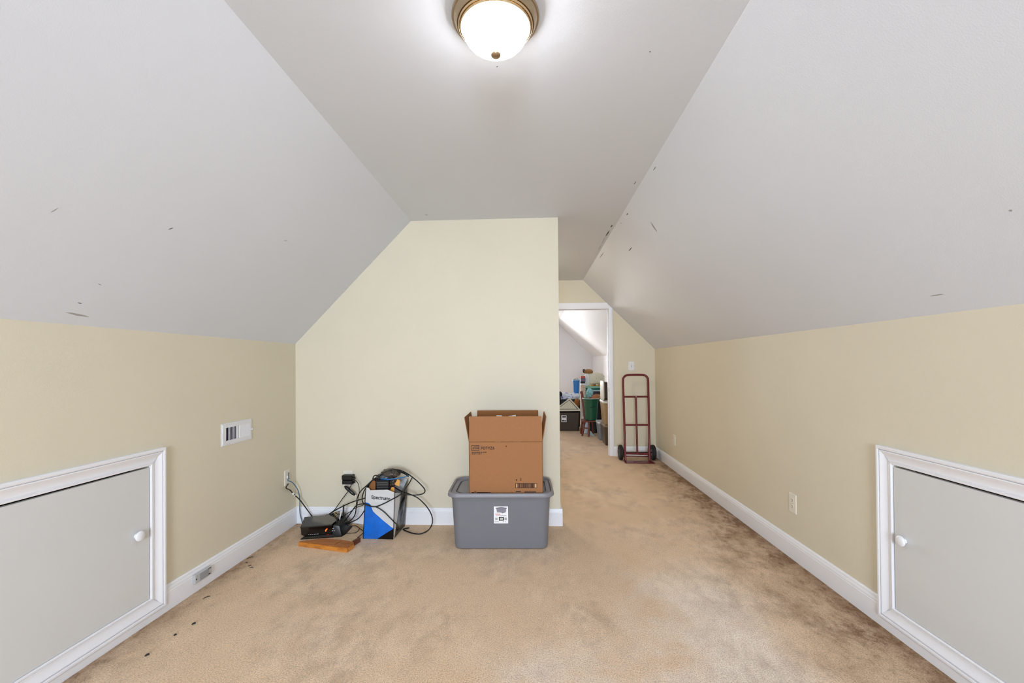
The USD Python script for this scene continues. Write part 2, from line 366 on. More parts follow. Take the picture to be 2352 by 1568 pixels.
# scuffs and cracks on the ceiling paint: thin chips lying on the planes
def chip(a, b, w, nrm, m, name):
    a, b, nrm = np.array(a), np.array(b), np.array(nrm) / np.linalg.norm(nrm)
    d = (b - a); s = np.cross(d, nrm); s = s / np.linalg.norm(s) * w / 2; mid = (a + b) / 2
    P = [a, mid + s, mid * .4 + b * .6 - s * .9, b, mid * .5 + a * .5 - s]
    part(ce, name, hull([p + nrm * h for p in P for h in (-.0005, .0006)]), m, False)
NR = (-(HC - HKR), 0, -(XR - CR)); NL = ((HC - HKL), 0, -(CL - XL)); ND = (0, 0, -1.0)
for a, b, w, nn, m, nm in (
    ((0.6788, 2.8431, 2.4697), (0.6802, 2.7896, 2.4697), .005, ND, CRACK, 'crack'), ((0.7363, 2.6027, 2.451), (0.7376, 2.5435, 2.4498), .004, NR, CRACK, 'crack'),
    ((0.6879, 3.9868, 2.4697), (0.6917, 3.8067, 2.4697), .012, ND, CRACK, 'crack'), ((0.6878, 3.7222, 2.4697), (0.6899, 3.6532, 2.4697), .012, ND, CRACK, 'crack'),
    ((0.6911, 4.2307, 2.4697), (0.6862, 4.0002, 2.4697), .006, ND, SCUFF, 'crack'), ((0.6939, 4.4722, 2.4697), (0.6911, 4.2307, 2.4697), .005, ND, SCUFF, 'crack'),
    ((0.7431, 4.7027, 2.4443), (0.7462, 4.4369, 2.4412), .006, NR, CRACK, 'crack'), ((0.7417, 3.3549, 2.4456), (0.7435, 3.3023, 2.4439), .007, NR, CRACK, 'crack'),
    ((0.7337, 3.5631, 2.4536), (0.7461, 3.5376, 2.4413), .007, NR, SCUFF, 'crack'), ((0.8805, 3.9092, 2.3076), (0.8795, 3.7692, 2.3086), .008, NR, CRACK, 'scuff'),
    ((0.8669, 3.1441, 2.3211), (0.9284, 3.1974, 2.2599), .022, NR, SCUFF, 'scuff'), ((1.6353, 1.8331, 1.5569), (1.636, 1.7744, 1.5562), .006, NR, SCUFF, 'scuff'),
    ((1.4487, 1.3621, 1.7425), (1.4479, 1.3531, 1.7433), .008, NR, SCUFF, 'scuff'), ((-1.6219, 1.3618, 1.8157), (-1.6035, 1.37, 1.8345), .004, NL, SCUFF, 'scuff'),
    ((-1.5578, 1.7554, 1.8812), (-1.5465, 1.7691, 1.8928), .004, NL, CRACK, 'scuff'), ((-1.8728, 1.671, 1.5594), (-1.8738, 1.689, 1.5583), .004, NL, CRACK, 'scuff'),
    ((-1.9123, 1.6593, 1.5189), (-1.9204, 1.7614, 1.5107), .010, NL, SCUFF, 'scuff'), ((-1.7948, 1.6811, 1.6391), (-1.7985, 1.6989, 1.6352), .004, NL, SCUFF, 'scuff'),
    ((-1.4268, 2.3874, 2.0151), (-1.4202, 2.42, 2.0219), .004, NL, SCUFF, 'scuff'), ((0.4522, 1.6336, 2.4697), (0.4576, 1.6294, 2.4697), .005, ND, CRACK, 'scuff'),
    ((-0.8323, 3.3021, 2.4697), (-0.811, 3.3134, 2.4697), .006, ND, CRACK, 'scuff'), ((-0.1331, 1.6795, 2.4697), (-0.1258, 1.675, 2.4697), .004, ND, CRACK, 'scuff')):
    chip(a, b, w, nn, m, nm)

# baseboards: a flat board with a moulded top
BBP = [(0, 0), (.0155, 0), (.0155, .098), (.0135, .1), (.0135, .103), (.0145, .105), (.0135, .113), (.0105, .118), (.0095, .1205), (.0105, .123), (.0085, .130), (.005, .134), (0, .135)]
def board_x(side, x, y0, y1):  # along y, growing towards the room by side
    P = Polygon(BBP); m = ext(P, 'y', y0, y1); v = m.vertices; v[:, 0] = x + side * v[:, 0]
    return trimesh.Trimesh(v, m.faces[:, ::-1] if side < 0 else m.faces, process=False)
def board_y(y, x0, x1):
    m = ext(Polygon([(y - a, b) for a, b in BBP]), 'x', x0, x1); return m
def base(name, label, mesh): structure(name, label, 'baseboard', mesh, TRIM, 25)
base('baseboard_left', 'white moulded baseboard along the left knee wall', join(board_x(1, XL, 2.166, YB), bx(XL, XL + .0155, YR, 2.166, 0, .05)))
base('baseboard_right', 'white moulded baseboard along the right knee wall', join(board_x(-1, XR, 2.188, YF), bx(XR - .0155, XR, YR, 2.188, 0, .056)))
base('baseboard_back', 'white moulded baseboard behind the bag and the grey tote', join(board_y(YB, XL, XE + .0155), bx(XE, XE + .0155, YB, YB + TH, 0, .1), bx(XE, XE + .0105, YB, YB + TH, .1, .135)))
base('baseboard_far', 'short white baseboard behind the red hand truck', board_y(YF, DX1 + .054, XR))

# mitred casing: profile of (distance from the inner edge, height off the wall)
CAS = [(0, 0), (0, .011), (.003, .0135), (.009, .0135), (.0095, .010), (.012, .0095), (.0125, .012), (.016, .0125), (.0165, .0095), (.022, .0095), (.032, .0115), (.042, .0155), (.050, .0205), (.055, .0225), (.0585, .0215), (.059, .0165), (.0615, .0165), (.062, .0235), (.066, .0255), (.074, .0255), (.078, .0215), (.078, 0)]
def casing_bar(p0, p1, q0, q1, place):
    """p0-p1: inner edge, q0-q1: outer edge of one bar in the wall plane; place(a, b, h) puts a point in the world."""
    A, B = [], []
    for w, h in CAS:
        t = w / .078
        A.append(place(*(np.array(p0) * (1 - t) + np.array(q0) * t), h)); B.append(place(*(np.array(p1) * (1 - t) + np.array(q1) * t), h))
    m = loft([np.array(A), np.array(B)]); m.fix_normals(); return m
def hatch(name, label, D, x, s, knob_y, knob_z):
    t = thing(name, label, 'access door', (x, (D['y0'] + D['y1']) / 2, D['z0']), kind='structure')
    pl = lambda a, b, h: (x + s * h, a, b)
    i = [(D['y0'], D['z0']), (D['y1'], D['z0']), (D['y1'], D['z1']), (D['y0'], D['z1'])]
    c = .078
    o = [(D['y0'] - c, D['z0'] - c), (D['y1'] + c, D['z0'] - c), (D['y1'] + c, D['z1'] + c), (D['y0'] - c, D['z1'] + c)]
    for k in range(4):
        j = (k + 1) % 4; part(t, 'casing', casing_bar(i[k], i[j], o[k], o[j], pl), TRIM, 20)
    part(t, 'panel', bx(x - s * .016, x + s * .006, D['y0'] + .003, D['y1'] - .0045, D['z0'] + .001, D['z1'] - .0105, .0012), PANEL)
    kn = lathe([(.0001, 0), (.012, 0), (.0115, .003), (.0085, .006), (.0095, .009), (.018, .0125), (.0235, .017), (.0245, .021), (.022, .0255), (.013, .0285), (.0001, .0295)], 36)
    part(t, 'knob', move(kn, (x + s * .005, knob_y, knob_z), ry=90 * s), TRIM, 50)
    return t
hatch('door_1', 'white flush hatch door in the left knee wall', LD, XL, 1, (-1.934, 2.0098, 0.4628)[1], (-1.934, 2.0098, 0.4628)[2])
hatch('door_2', 'white flush hatch door in the right knee wall', RD, XR, -1, (1.684, 2.0473, 0.4659)[1], (1.684, 2.0473, 0.4659)[2])

d3 = thing('door_3', 'white cased doorway standing open at the end of the passage', 'doorway', ((DX0 + DX1) / 2, YF, 0), kind='structure')
room = GABLE.buffer(-.001)
def flat_case(poly, name):
    poly = poly.intersection(room); part(d3, name, join(ext(poly, 'y', YF - .012, YF), ext(poly.buffer(-.006, join_style=2), 'y', YF - .017, YF - .011), ext(affinity.translate(poly.buffer(-.02, join_style=2), 0, 0), 'y', YF - .0205, YF - .016)), TRIM, 20)
flat_case(Polygon([(DX1, 0), (DX1 + .054, 0), (DX1 + .054, DZ + .082), (DX1, DZ)]), 'casing')
flat_case(Polygon([(DX0, 0), (DX0 - .054, 0), (DX0 - .054, DZ + .085), (DX0, DZ)]), 'casing')
flat_case(Polygon([(DX0, DZ), (DX1, DZ), (DX1 + .054, DZ + .085), (DX0 - .054, DZ + .085)]), 'casing')
part(d3, 'jamb', bx(DX1, DX1 + .018, YF - .002, YF + .114, 0, DZ + .018, .001), TRIM)
part(d3, 'jamb', bx(DX0 - .018, DX0, YF - .002, YF + .114, 0, DZ + .018, .001), TRIM)
part(d3, 'jamb', bx(DX0, DX1, YF - .002, YF + .114, DZ, DZ + .018, .001), TRIM)
for x0, x1 in ((DX1 - .011, DX1), (DX0, DX0 + .011)): part(d3, 'door_stop', bx(x0, x1, YF + .04, YF + .075, 0, DZ, .001), TRIM)
part(d3, 'strike_plate', bx(DX1 - .001, DX1 + .001, YF + .006, YF + .034, .90, .96), STEEL, label='small metal strike plate')

def window(name, label, x0, x1, z0, z1, ya, yb, m):
    t = thing(name, label, 'window', ((x0 + x1) / 2, (ya + yb) / 2, z0), kind='structure')
    part(t, 'frame', join(bx(x0, x0 + .05, ya, yb, z0, z1, .003), bx(x1 - .05, x1, ya, yb, z0, z1, .003), bx(x0, x1, ya, yb, z0, z0 + .05, .003), bx(x0, x1, ya, yb, z1 - .05, z1, .003), bx(x0, x1, ya + .03, yb - .03, (z0 + z1) / 2 - .02, (z0 + z1) / 2 + .02, .003)), m)
    ym = (ya + yb) / 2
    part(t, 'pane', bx(x0 + .04, x1 - .04, ym - .003, ym + .003, z0 + .04, (z0 + z1) / 2), GLASS, False); part(t, 'pane', bx(x0 + .04, x1 - .04, ym - .003, ym + .003, (z0 + z1) / 2, z1 - .04), GLASS, False)
GLASS = usdkit.material(stage, '/World/Looks/pane_glass', {'t': ('transparent_bsdf', {'color': (.96, .97, .97)}), 'g': ('glossy_bsdf', {'roughness': .02}), 'f': ('fresnel', {'IOR': 1.45}), 'x': ('mix_closure', {})}, [('f.fac', 'x.fac'), ('t.BSDF', 'x.closure1'), ('g.BSDF', 'x.closure2')], surface='x.closure')
window('window_1', 'white framed window in the gable behind the camera', -.75, .75, .8, 2.1, YR - TH, YR, TRIM)
window('window_2', 'white framed window in the storage room gable', -.8, .1, .9, 2.1, YG, YG + TH, TRIM)

# ------------------------------------------------------------------ ceiling lamp
def ceiling_light(LX, LY, label, glow):
    cl = thing('ceiling_light', label, 'ceiling light', (LX, LY, HC))
    part(cl, 'pan', lathe([(r, HC - d) for r, d in ((.0001, 0), (.134, 0), (.137, .006), (.1445, .016), (.1465, .021), (.1465, .026), (.144, .0285), (.1405, .0285), (.1385, .031), (.136, .036), (.1305, .0455), (.128, .0475), (.1265, .0465), (.125, .0445), (.1238, .0445))], 72, LX, LY), NICKEL, 40)
    part(cl, 'trim_ring', lathe([(r, HC - d) for r, d in ((.110, .044), (.1245, .044), (.1252, .049), (.1240, .053), (.1222, .0548), (.1208, .0540), (.1200, .0520), (.1192, .0520), (.1188, .0548), (.1176, .0585), (.1158, .0600), (.1138, .0590), (.1130, .055), (.110, .050))], 72, LX, LY), RING, 50, label='polished double ring around the glass')
    prof = [(.1115, HC - .050)] + [(.1115 * math.cos(a) ** .8 if a < 1.57 else .0001, HC - .052 - .074 * math.sin(a)) for a in np.linspace(.02, math.pi / 2, 18)]
    part(cl, 'glass_bowl', lathe(prof[::-1], 64, LX, LY), glow, True)
    part(cl, 'finial', lathe([(.0001, HC - .152), (.010, HC - .1515), (.0150, HC - .148), (.0165, HC - .144), (.0165, HC - .140), (.0145, HC - .137), (.012, HC - .135), (.011, HC - .126), (.0001, HC - .125)], 32, LX, LY), NICKEL, 40)
ceiling_light(-.1137, 1.4166, 'flush round ceiling light with a nickel rim and glowing white glass bowl', BOWL)
ceiling_light(-.32, 4.75, 'second flush ceiling light, in the alcove hidden behind the partition wall', BOWL_ALCOVE)

# ------------------------------------------------------------------ wall fittings (built facing -y, then turned)
def fitting(name, label, cat, loc, rz): return thing(name, label, cat, loc, rz)
def lp(t, name, m, mt, smooth=30, label=None): return part(t, name, m, mt, smooth, local=True, label=label)
def plate(w, h, c=.003): return hull([(sx * (w / 2 - i), -y, h / 2 + sz * (h / 2 - i)) for sx in (-1, 1) for sz in (-1, 1) for i, y in ((0, 0), (0, .002), (c, .005))])
def outlet(loc, rz, label, w=.076, h=.125):
    t = fitting('outlet', label, 'outlet', loc, rz)
    lp(t, 'plate', plate(w, h), PLATE)
    for zc in (h / 2 + .0195, h / 2 - .0195):
        s = Point(0, zc).buffer(.0172, 24).intersection(sbox(-.02, zc - .0143, .02, zc + .0143))
        r = lp(t, 'socket', ext(s, 'y', -.0066, -.004), PLATE)
        for x, hh in ((-.0064, .009), (.0064, .007)): part(r, 'slot', bx(x - .0012, x + .0012, -.0069, -.006, zc - hh / 2 + .003, zc + hh / 2 + .003), DARK, False, local=True)
        part(r, 'slot', ext(Point(0, zc - .0075).buffer(.0024, 8), 'y', -.0069, -.006), DARK, False, local=True)
    lp(t, 'screw', ext(Point(0, h / 2).buffer(.0032, 10), 'y', -.0062, -.004), STEEL)
    return t
outlet((XR, 2.899, .30), -90, 'almond duplex outlet on the right wall, the one nearer the white hatch door')
outlet((XR, 5.245, .30), -90, 'almond duplex outlet at the far end of the right wall near the red hand truck')
outlet((-1.518, YB, .303), 0, 'almond outlet on the back wall holding two black power adapters', .078, .128)
sw = fitting('light_switch', 'white toggle light switch on the far wall above the red hand truck', 'light switch', (1.38, YF, 1.193), 0)
lp(sw, 'plate', plate(.08, .126), PLATE_W)
lp(sw, 'toggle', hull([(sx * .005, y, .063 + z) for sx in (-1, 1) for y, z in ((-.004, -.012), (-.004, .012), (-.016, .010), (-.016, .004))]), PLATE_W)
lp(sw, 'toggle_slot', bx(-.0055, .0055, -.0056, -.004, .063 - .0125, .063 + .0125), DARK, False)
for z in (.033, .093): lp(sw, 'screw', ext(Point(0, z).buffer(.003, 10), 'y', -.0062, -.004), STEEL)

vt = fitting('air_vent', 'white wall register with vertical louvres, left half open and dark', 'air vent', (XL, 2.732, .788), 90)
VW, VH = .287, .142
o = sbox(-VW / 2, 0, VW / 2, VH); hole = sbox(-.116, .030, .116, .113)
lp(vt, 'frame', join(ext(o.difference(hole), 'y', -.004, 0), ext(o.buffer(-.006, join_style=2).difference(hole), 'y', -.008, -.003)), PLATE_W)
lp(vt, 'backing', bx(-.117, .117, -.0005, .0005, .028, .115), DARK, False)
lp(vt, 'mullion', bx(-.006, .006, -.008, -.001, .028, .115, .001), PLATE_W)
for k in range(9):
    x = -.111 + k * .0122
    if x < -.008: lp(vt, 'louvre', move(bx(-.0011, .0011, -.0062, .0062, .029, .114), (x + .005, -.0035, 0), rz=-55), PLATE_W, False)
for k in range(9):
    x = .012 + k * .0118
    if x < .114: lp(vt, 'louvre', move(bx(-.0009, .0009, -.0078, .0078, .029, .114), (x + .005, -.0035, 0), rz=52), PLATE_W, False)
lp(vt, 'lever', join(bx(.121, .127, -.022, -.006, .070, .075, .001), bx(.120, .128, -.026, -.02, .066, .079, .002)), PLATE_W)

jb = fitting('junction_box', 'small grey plastic box screwed to the left baseboard', 'electrical box', (XL + .0155, 2.408, .054), 90)
lp(jb, 'body', bx(-.066, .066, -.016, 0, 0, .052, .005), GREYBOX)
lp(jb, 'cover', bx(-.034, .034, -.019, -.015, .006, .046, .0015), mat('grey_cover', '#9c9da0', .45))
lp(jb, 'screw', ext(Point(-.055, .026).buffer(.0035, 12), 'y', -.0175, -.015), DARK, label='dark screw')
for x, z in ((.036, .043), (.036, .012), (.045, .012), (.047, .044)): lp(jb, 'terminal', bx(x - .003, x + .003, -.0185, -.015, z - .002, z + .002), DARK, False)

wp = fitting('wall_plate', 'almond cable plate in the left corner with two cords plugged in', 'wall plate', (XL, 3.305, .348), 90)
lp(wp, 'plate', plate(.072, .12), PLATE)
lp(wp, 'jack', join(bx(-.006, .008, -.012, -.004, .055, .075, .001)), PLATE_W)
lp(wp, 'connector', move(lathe([(.0001, 0), (.005, 0), (.005, .014), (.003, .016), (.0001, .016)], 12), (-.012, -.004, .012), rx=90), STEEL)
lp(wp, 'plug', bx(-.0015, .0065, -.016, -.012, .05, .1, .0015), mat('dark_plug', '#3c4650', .5))

# ------------------------------------------------------------------ grey tote with lid
TX, TY, TR = -.235, 3.163, 1.6
tt = thing('storage_tote', 'large grey plastic tote with snap lid, against the back wall under the cardboard box', 'storage tote', (TX, TY, 0), TR)
lp(tt, 'body', rings([(.625, .33, .04, 0), (.652, .358, .05, .006), (.658, .364, .052, .02), (.692, .398, .058, .345), (.700, .405, .06, .352), (.703, .408, .06, .38)], n=8), GREYTOTE, 35)
L0 = .372
lp(tt, 'lid', rings([(.735, .44, .07, L0), (.747, .452, .075, L0 + .002), (.75, .455, .075, L0 + .008), (.744, .449, .075, L0 + .024), (.735, .44, .073, L0 + .029), (.715, .42, .07, L0 + .029), (.706, .411, .068, L0 + .024), (.70, .405, .066, L0 + .019), (.645, .35, .06, L0 + .018), (.642, .347, .06, L0 + .004), (.622, .327, .058, L0 + .004), (.618, .323, .056, L0 + .017), (.30, .1, .03, L0 + .018)], n=8), GREYLID, 30)
def sticker(parent, name, poly, h, m, slope, z0, y0, label=None):
    g = ext(poly, 'y', -h, 0); v = g.vertices; v[:, 1] += y0 - (v[:, 2] - z0) * slope
    return part(parent, name, trimesh.Trimesh(v, g.faces, process=False), m, False, local=True, label=label)
SL = .0170 / .325 ; Z0, Y0 = .02, -.182
st = sticker(tt, 'label_sticker', sbox(-.048, .185, .052, .305).buffer(-.004).buffer(.004), .0012, LABEL, SL, Z0, Y0, 'white product sticker')
pr = lambda poly, m, h=.0018: sticker(st, 'print', poly, h, m, SL, Z0, Y0)
pr(Polygon([(-.03, .292), (.005, .297), (.04, .293), (.037, .268), (.033, .262), (.011, .256), (.003, .262), (-.025, .263)]), GREYINK)
pr(Polygon([(-.034, .295), (.005, .2995), (.044, .295), (.043, .291), (.005, .2955), (-.033, .291)]), mat('dark_grey_ink', '#55545c', .6), .0022)
for k, (a, b) in enumerate(((-.036, -.006), (-.034, .0))): pr(sbox(a, .250 - k * .007, b, .2535 - k * .007), REDINK)
pr(sbox(-.011, .207, .019, .229).buffer(.002), INK); pr(sbox(-.006, .211, .014, .225).buffer(.001), mat('pale_ink', '#c9c7c0', .6), .0024)
for x0, x1, z0, z1 in ((-.038, -.022, .209, .225), (.026, .043, .209, .226)): pr(sbox(x0, z0, x1, z1), mat('mid_grey_ink_%d' % (x0 > 0), '#a9a8ac', .6))
for x0, x1, z in ((-.042, -.032, .195), (-.03, -.014, .195), (.014, .024, .1955), (.03, .037, .1955), (.0, .04, .238)): pr(sbox(x0, z, x1, z + .0035), GREYINK)

# ------------------------------------------------------------------ cardboard box on the tote
CXB, CYB, CW, CD, CH, CF, ZB = -.195, 3.165, .517, .372, .360, .178, L0 + .0185
cb = thing('cardboard_box', 'open brown cardboard box with raised flaps standing on the grey tote', 'cardboard box', (CXB, CYB, ZB), 1.0)
t_ = .005
lp(cb, 'body', join(bx(-CW / 2, CW / 2, -CD / 2, -CD / 2 + t_, 0, CH, .001), bx(-CW / 2, CW / 2, CD / 2 - t_, CD / 2, 0, CH, .001), bx(-CW / 2, -CW / 2 + t_, -CD / 2, CD / 2, 0, CH, .001), bx(CW / 2 - t_, CW / 2, -CD / 2, CD / 2, 0, CH, .001), bx(-CW / 2, CW / 2, -CD / 2, CD / 2, 0, t_)), CARD, 20)
def flap(w, hgt, c=.004): return hull([(sx * (w / 2 - (i * c)), y, z) for sx in (-1, 1) for i, z in ((0, .002), (1, hgt)) for y in (-.0022, .0022)])
lp(cb, 'flap', move(flap(CW - .004, CF), (0, -CD / 2 + .0015, CH), rx=1.0), CARD, 20)
lp(cb, 'flap', move(flap(CW - .03, CF + .002), (0, CD / 2 - .003, CH), rx=-1), CARD_IN, 20)
lp(cb, 'flap', move(move(flap(CD - .012, CF - .004), rz=90), (-CW / 2 + .001, 0, CH), ry=-10.5), CARD_IN, 20)
lp(cb, 'flap', move(move(flap(CD - .012, CF - .004), rz=90), (CW / 2 - .001, 0, CH), ry=9), CARD_IN, 20)
yf = -CD / 2
lp(cb, 'crease', bx(-CW / 2 + .001, CW / 2 - .001, yf - .0012, yf + .002, CH - .004, CH - .0005, .0008), CARD, False)
lp(cb, 'tape', bx(-CW / 2 + .004, -CW / 2 + .33, yf - .0022, yf + .0005, CH + CF - .036, CH + CF - .001), TAPE, False, label='strip of shiny packing tape')
def ink(poly, m=BROWNINK, h=.0008): return lp(cb, 'print', ext(poly, 'y', yf - h, yf + .0005), m, False)
def words(s, hgt, x, z, bold=True, m=BROWNINK, name='lettering', parent=cb, y=yf, wx=1.0):
    g = meshkit.text_mesh(s, hgt, .001, bold); v = g.vertices.copy(); f = g.faces[:, ::-1] if 0 else g.faces
    w = np.c_[x + v[:, 0] * wx, y - .0008 + (.001 - v[:, 2]), z + v[:, 1]]
    q = trimesh.Trimesh(w, g.faces, process=False); q.fix_normals()
    return part(parent, name, q, m, False, local=True)
X0 = -CW / 2
fr = sbox(X0 + .021, CH - .058, X0 + .071, CH - .026).buffer(.003)
ink(fr.difference(fr.buffer(-.003)))
words('6TIII', .0165, X0 + .0255, CH - .050, wx=.74)
words('POTYZ6', .018, X0 + .083, CH - .052, wx=.98)
for k, L in enumerate((.10, .062)):
    x = X0 + .021; random.seed(5 + k)
    while x < X0 + .021 + L:
        w = random.uniform(.004, .012); ink(sbox(x, CH - .075 - k * .0115, x + w, CH - .070 - k * .0115)); x += w + .0022
ink(Point(X0 + .262, CH - .031).buffer(.0045).difference(Point(X0 + .263, CH - .0315).buffer(.0018)))
bz = .038
fr = sbox(CW / 2 - .192, bz, CW / 2 - .042, bz + .034)
ink(fr.difference(fr.buffer(-.003)))
ink(sbox(CW / 2 - .188, bz + .004, CW / 2 - .179, bz + .030), mat('pale_card_patch', '#c79a66', .7)); ink(sbox(CW / 2 - .055, bz + .004, CW / 2 - .046, bz + .030), mat('pale_card_patch_b', '#d9b48a', .7))
random.seed(3); x = CW / 2 - .177
while x < CW / 2 - .061:
    w = random.choice((.0018, .003, .0045, .006)); ink(sbox(x, bz + .002, min(x + w, CW / 2 - .058), bz + .032)); x += w + random.choice((.0012, .002, .003))
ink(Polygon([(CW / 2 - .191, bz + .052), (CW / 2 - .178, bz + .052), (CW / 2 - .1845, bz + .064)]))
words('2', .016, CW / 2 - .163, bz + .052)
for x0, x1, z in ((X0 + .02, X0 + .035, .003), (X0 + .037, X0 + .05, .008), (X0 + .055, X0 + .15, .003), (CW / 2 - .19, CW / 2 - .155, .012), (CW / 2 - .13, CW / 2 - .05, .008)):
    ink(sbox(x0, z, x1, z + .006))
for i, (x, ry, rz, s, lab) in enumerate(((-.056, 12, 20, .042, 'white folded paper poking out of the cardboard box, left of the other'), (.052, -32, -15, .055, 'white paper corner poking out of the cardboard box, right of the other'))):
    R = math.radians(1.0)
    g = move(join(bx(-s / 2, s / 2, -.002, .002, -.21, .06, .001), move(bx(-s / 2, s / 2, -.001, .001, -.05, .058), (0, .006, 0), rz=8)), (CXB + x, CYB - .03, ZB + CH + .106), ry=ry * .35, rz=rz)
    solo('paper', lab, 'paper', g, PAPER, False)

# ------------------------------------------------------------------ red hand truck
ht = thing('hand_truck', 'dark red steel hand truck leaning on the far wall beside the doorway', 'hand truck', (1.375, 5.70, 0))
HTL = ((1.2107, 5.69, 0.028)[0], (1.2396, 5.91, 1.0206)[0]); HTR = ((1.5272, 5.69, 0.0288)[0], (1.5793, 5.91, 1.0186)[0])
def fr_pt(side, s):   # s = 0 at the toe plate, 1 at the handle
    x = (HTL[0] + (HTL[1] - HTL[0]) * s) if side < 0 else (HTR[0] + (HTR[1] - HTR[0]) * s)
    return np.array([x, 5.69 + .235 * s, .02 + 1.115 * s])
rr = .0142
P = [fr_pt(-1, 0), fr_pt(-1, .25), fr_pt(-1, .5), fr_pt(-1, .75), fr_pt(-1, .93), fr_pt(-1, .972) + [.014, 0, 0], fr_pt(-1, .994) + [.045, 0, 0], fr_pt(-1, 1) + [.09, 0, 0],
     fr_pt(1, 1) - [.09, 0, 0], fr_pt(1, .994) - [.045, 0, 0], fr_pt(1, .972) - [.014, 0, 0], fr_pt(1, .93), fr_pt(1, .75), fr_pt(1, .5), fr_pt(1, .25), fr_pt(1, 0)]
part(ht, 'frame', tube(P, rr, 14), RED, 50)
for s in (.735, .402): part(ht, 'crossbar', rod(fr_pt(-1, s), fr_pt(1, s), .0122), RED, 50)
part(ht, 'crossbar', rod(fr_pt(-1, .075), fr_pt(1, .07), .0125), RED, 50)
mid = lambda s: (fr_pt(-1, s) + fr_pt(1, s)) / 2 + [-.001, -.002, 0]
part(ht, 'centre_bar', rod(mid(.075), mid(.735), .0125), RED, 50)
part(ht, 'bolt', move(lathe([(.0001, 0), (.009, 0), (.009, .004), (.0001, .007)], 14), mid(.735) + [0, -.011, 0], rx=90), STEEL, label='bright bolt head')
for side, x in ((-1, HTL[0]), (1, HTR[0])):
    part(ht, 'wheel_bracket', hull([(x + side * dx, y, z) for dx in (-.004, .006) for y, z in ((5.69, .02), (5.695, .06), (5.745, .24), (5.80, .10), (5.79, .07))]), RED)
TL, TRR = HTL[0] - .018, HTR[0] + .018
part(ht, 'toe_plate', join(ext(Polygon([(TL, 5.70), (TL - .004, 5.60), (TL + .008, 5.585), (TRR + .004, 5.565), (TRR + .02, 5.575), (TRR + .004, 5.71)]).difference(sbox(TL + .11, 5.635, TRR - .11, 5.66)), 'z', .003, .010), bx(TL, TL + .03, 5.69, 5.71, .003, .03, .002), bx(TRR - .03, TRR, 5.69, 5.71, .003, .03, .002)), RED, 20)
WXL, WXR = (1.1716, 5.795, 0.092)[0], (1.6004, 5.795, 0.0928)[0]
part(ht, 'axle', rod((WXL, 5.795, .10), (WXR, 5.795, .10), .008), BLACK, 50)
part(ht, 'brace', rod((HTL[0], 5.755, .06), (HTR[0], 5.755, .055), .006), RED, 50)
for x in (WXL, WXR):
    w = part(ht, 'wheel', move(lathe([(.0001, -.018), (.045, -.018), (.080, -.0215), (.095, -.020), (.1, -.013), (.1, .013), (.095, .020), (.080, .0215), (.045, .018), (.0001, .018)], 36), (x, 5.795, .1005), ry=90), RUBBER, 40)
    part(w, 'hub', move(lathe([(.0001, -.024), (.012, -.024), (.014, -.02), (.042, -.0205), (.042, .0205), (.014, .02), (.012, .024), (.0001, .024)], 24), (x, 5.795, .1005), ry=90), BLACK, 40)

# ------------------------------------------------------------------ wooden board in front of the router
wb = thing('wooden_board', 'honey brown broken wooden board lying on the carpet in front of the router', 'wooden board', (-1.45, 2.99, 0))
top = [(-1.6937, 2.9928, 0.034)[:2], (-1.5263, 3.0511, 0.034)[:2], (-1.3847, 3.0319, 0.034)[:2], (-1.2847, 3.0006, 0.034)[:2], (-1.2707, 2.9749, 0.034)[:2], (-1.2889, 2.8954, 0.034)[:2]]
top = [tuple(p) for p in top]
pt = Polygon(top)
part(wb, 'core', ext(pt.buffer(-.0015), 'z', .0, .028), WOOD, 20)
part(wb, 'top_layer', ext(pt.buffer(-.003).difference(LineString([(-1.3839, 3.0091, 0.034)[:2], (-1.4, 2.942, 0.034)[:2]]).buffer(.003)).difference(LineString([(-1.3751, 2.9355, 0.034)[:2], (-1.2987, 2.9815, 0.034)[:2]]).buffer(.0025)), 'z', .027, .034), WOODTOP, 20, label='split red-brown top layer')
e0, e1 = np.array((-1.2878, 3.0149, 0)), np.array((-1.2697, 3.0793, 0))
part(wb, 'end_block', hull([(*(p[:2] + d), z) for p, d in ((e0, (0, 0)), (e1, (0, 0)), (e0, (-.016, .004)), (e1, (-.016, .004))) for z in (0, .032)]), WOODEND, False, label='dark end block')

# ------------------------------------------------------------------ router
rt = thing('router', 'black router with vented top and glossy front, on the carpet in the left corner', 'router', (-1.60, 3.22, 0))
def quad_prism(bot, topq): return hull(list(bot) + list(topq))
zt = .095
part(rt, 'base', hull([(-1.735, 3.105, .0), (-1.735, 3.105, .006), (-1.45, 3.165, 0), (-1.45, 3.165, .006), (-1.70, 3.14, .03), (-1.47, 3.19, .03), (-1.715, 3.30, 0), (-1.45, 3.36, 0), (-1.70, 3.29, .03), (-1.46, 3.34, .03)]), GLOSS, 20)
part(rt, 'housing', hull([(-1.735, 3.115, .034), (-1.735, 3.11, .088), (-1.52, 3.165, .036), (-1.52, 3.16, .098), (-1.735, 3.31, .03), (-1.733, 3.315, .098), (-1.50, 3.365, .03), (-1.51, 3.37, .112), (-1.72, 3.12, .022), (-1.54, 3.165, .022)]), GLOSS, 20)
A = [np.array(p) for p in ((-1.734, 3.1, 0.0925), (-1.5166, 3.15, 0.0969), (-1.6018, 3.365, 0.0959), (-1.8156, 3.31, 0.0943))]
part(rt, 'top_grille_panel', hull([p + [0, 0, h] for p in A for h in (-.007, .0)]), BLACK, 20)
nrm = np.cross(A[1] - A[0], A[3] - A[0]); nrm /= np.linalg.norm(nrm)
sl = []
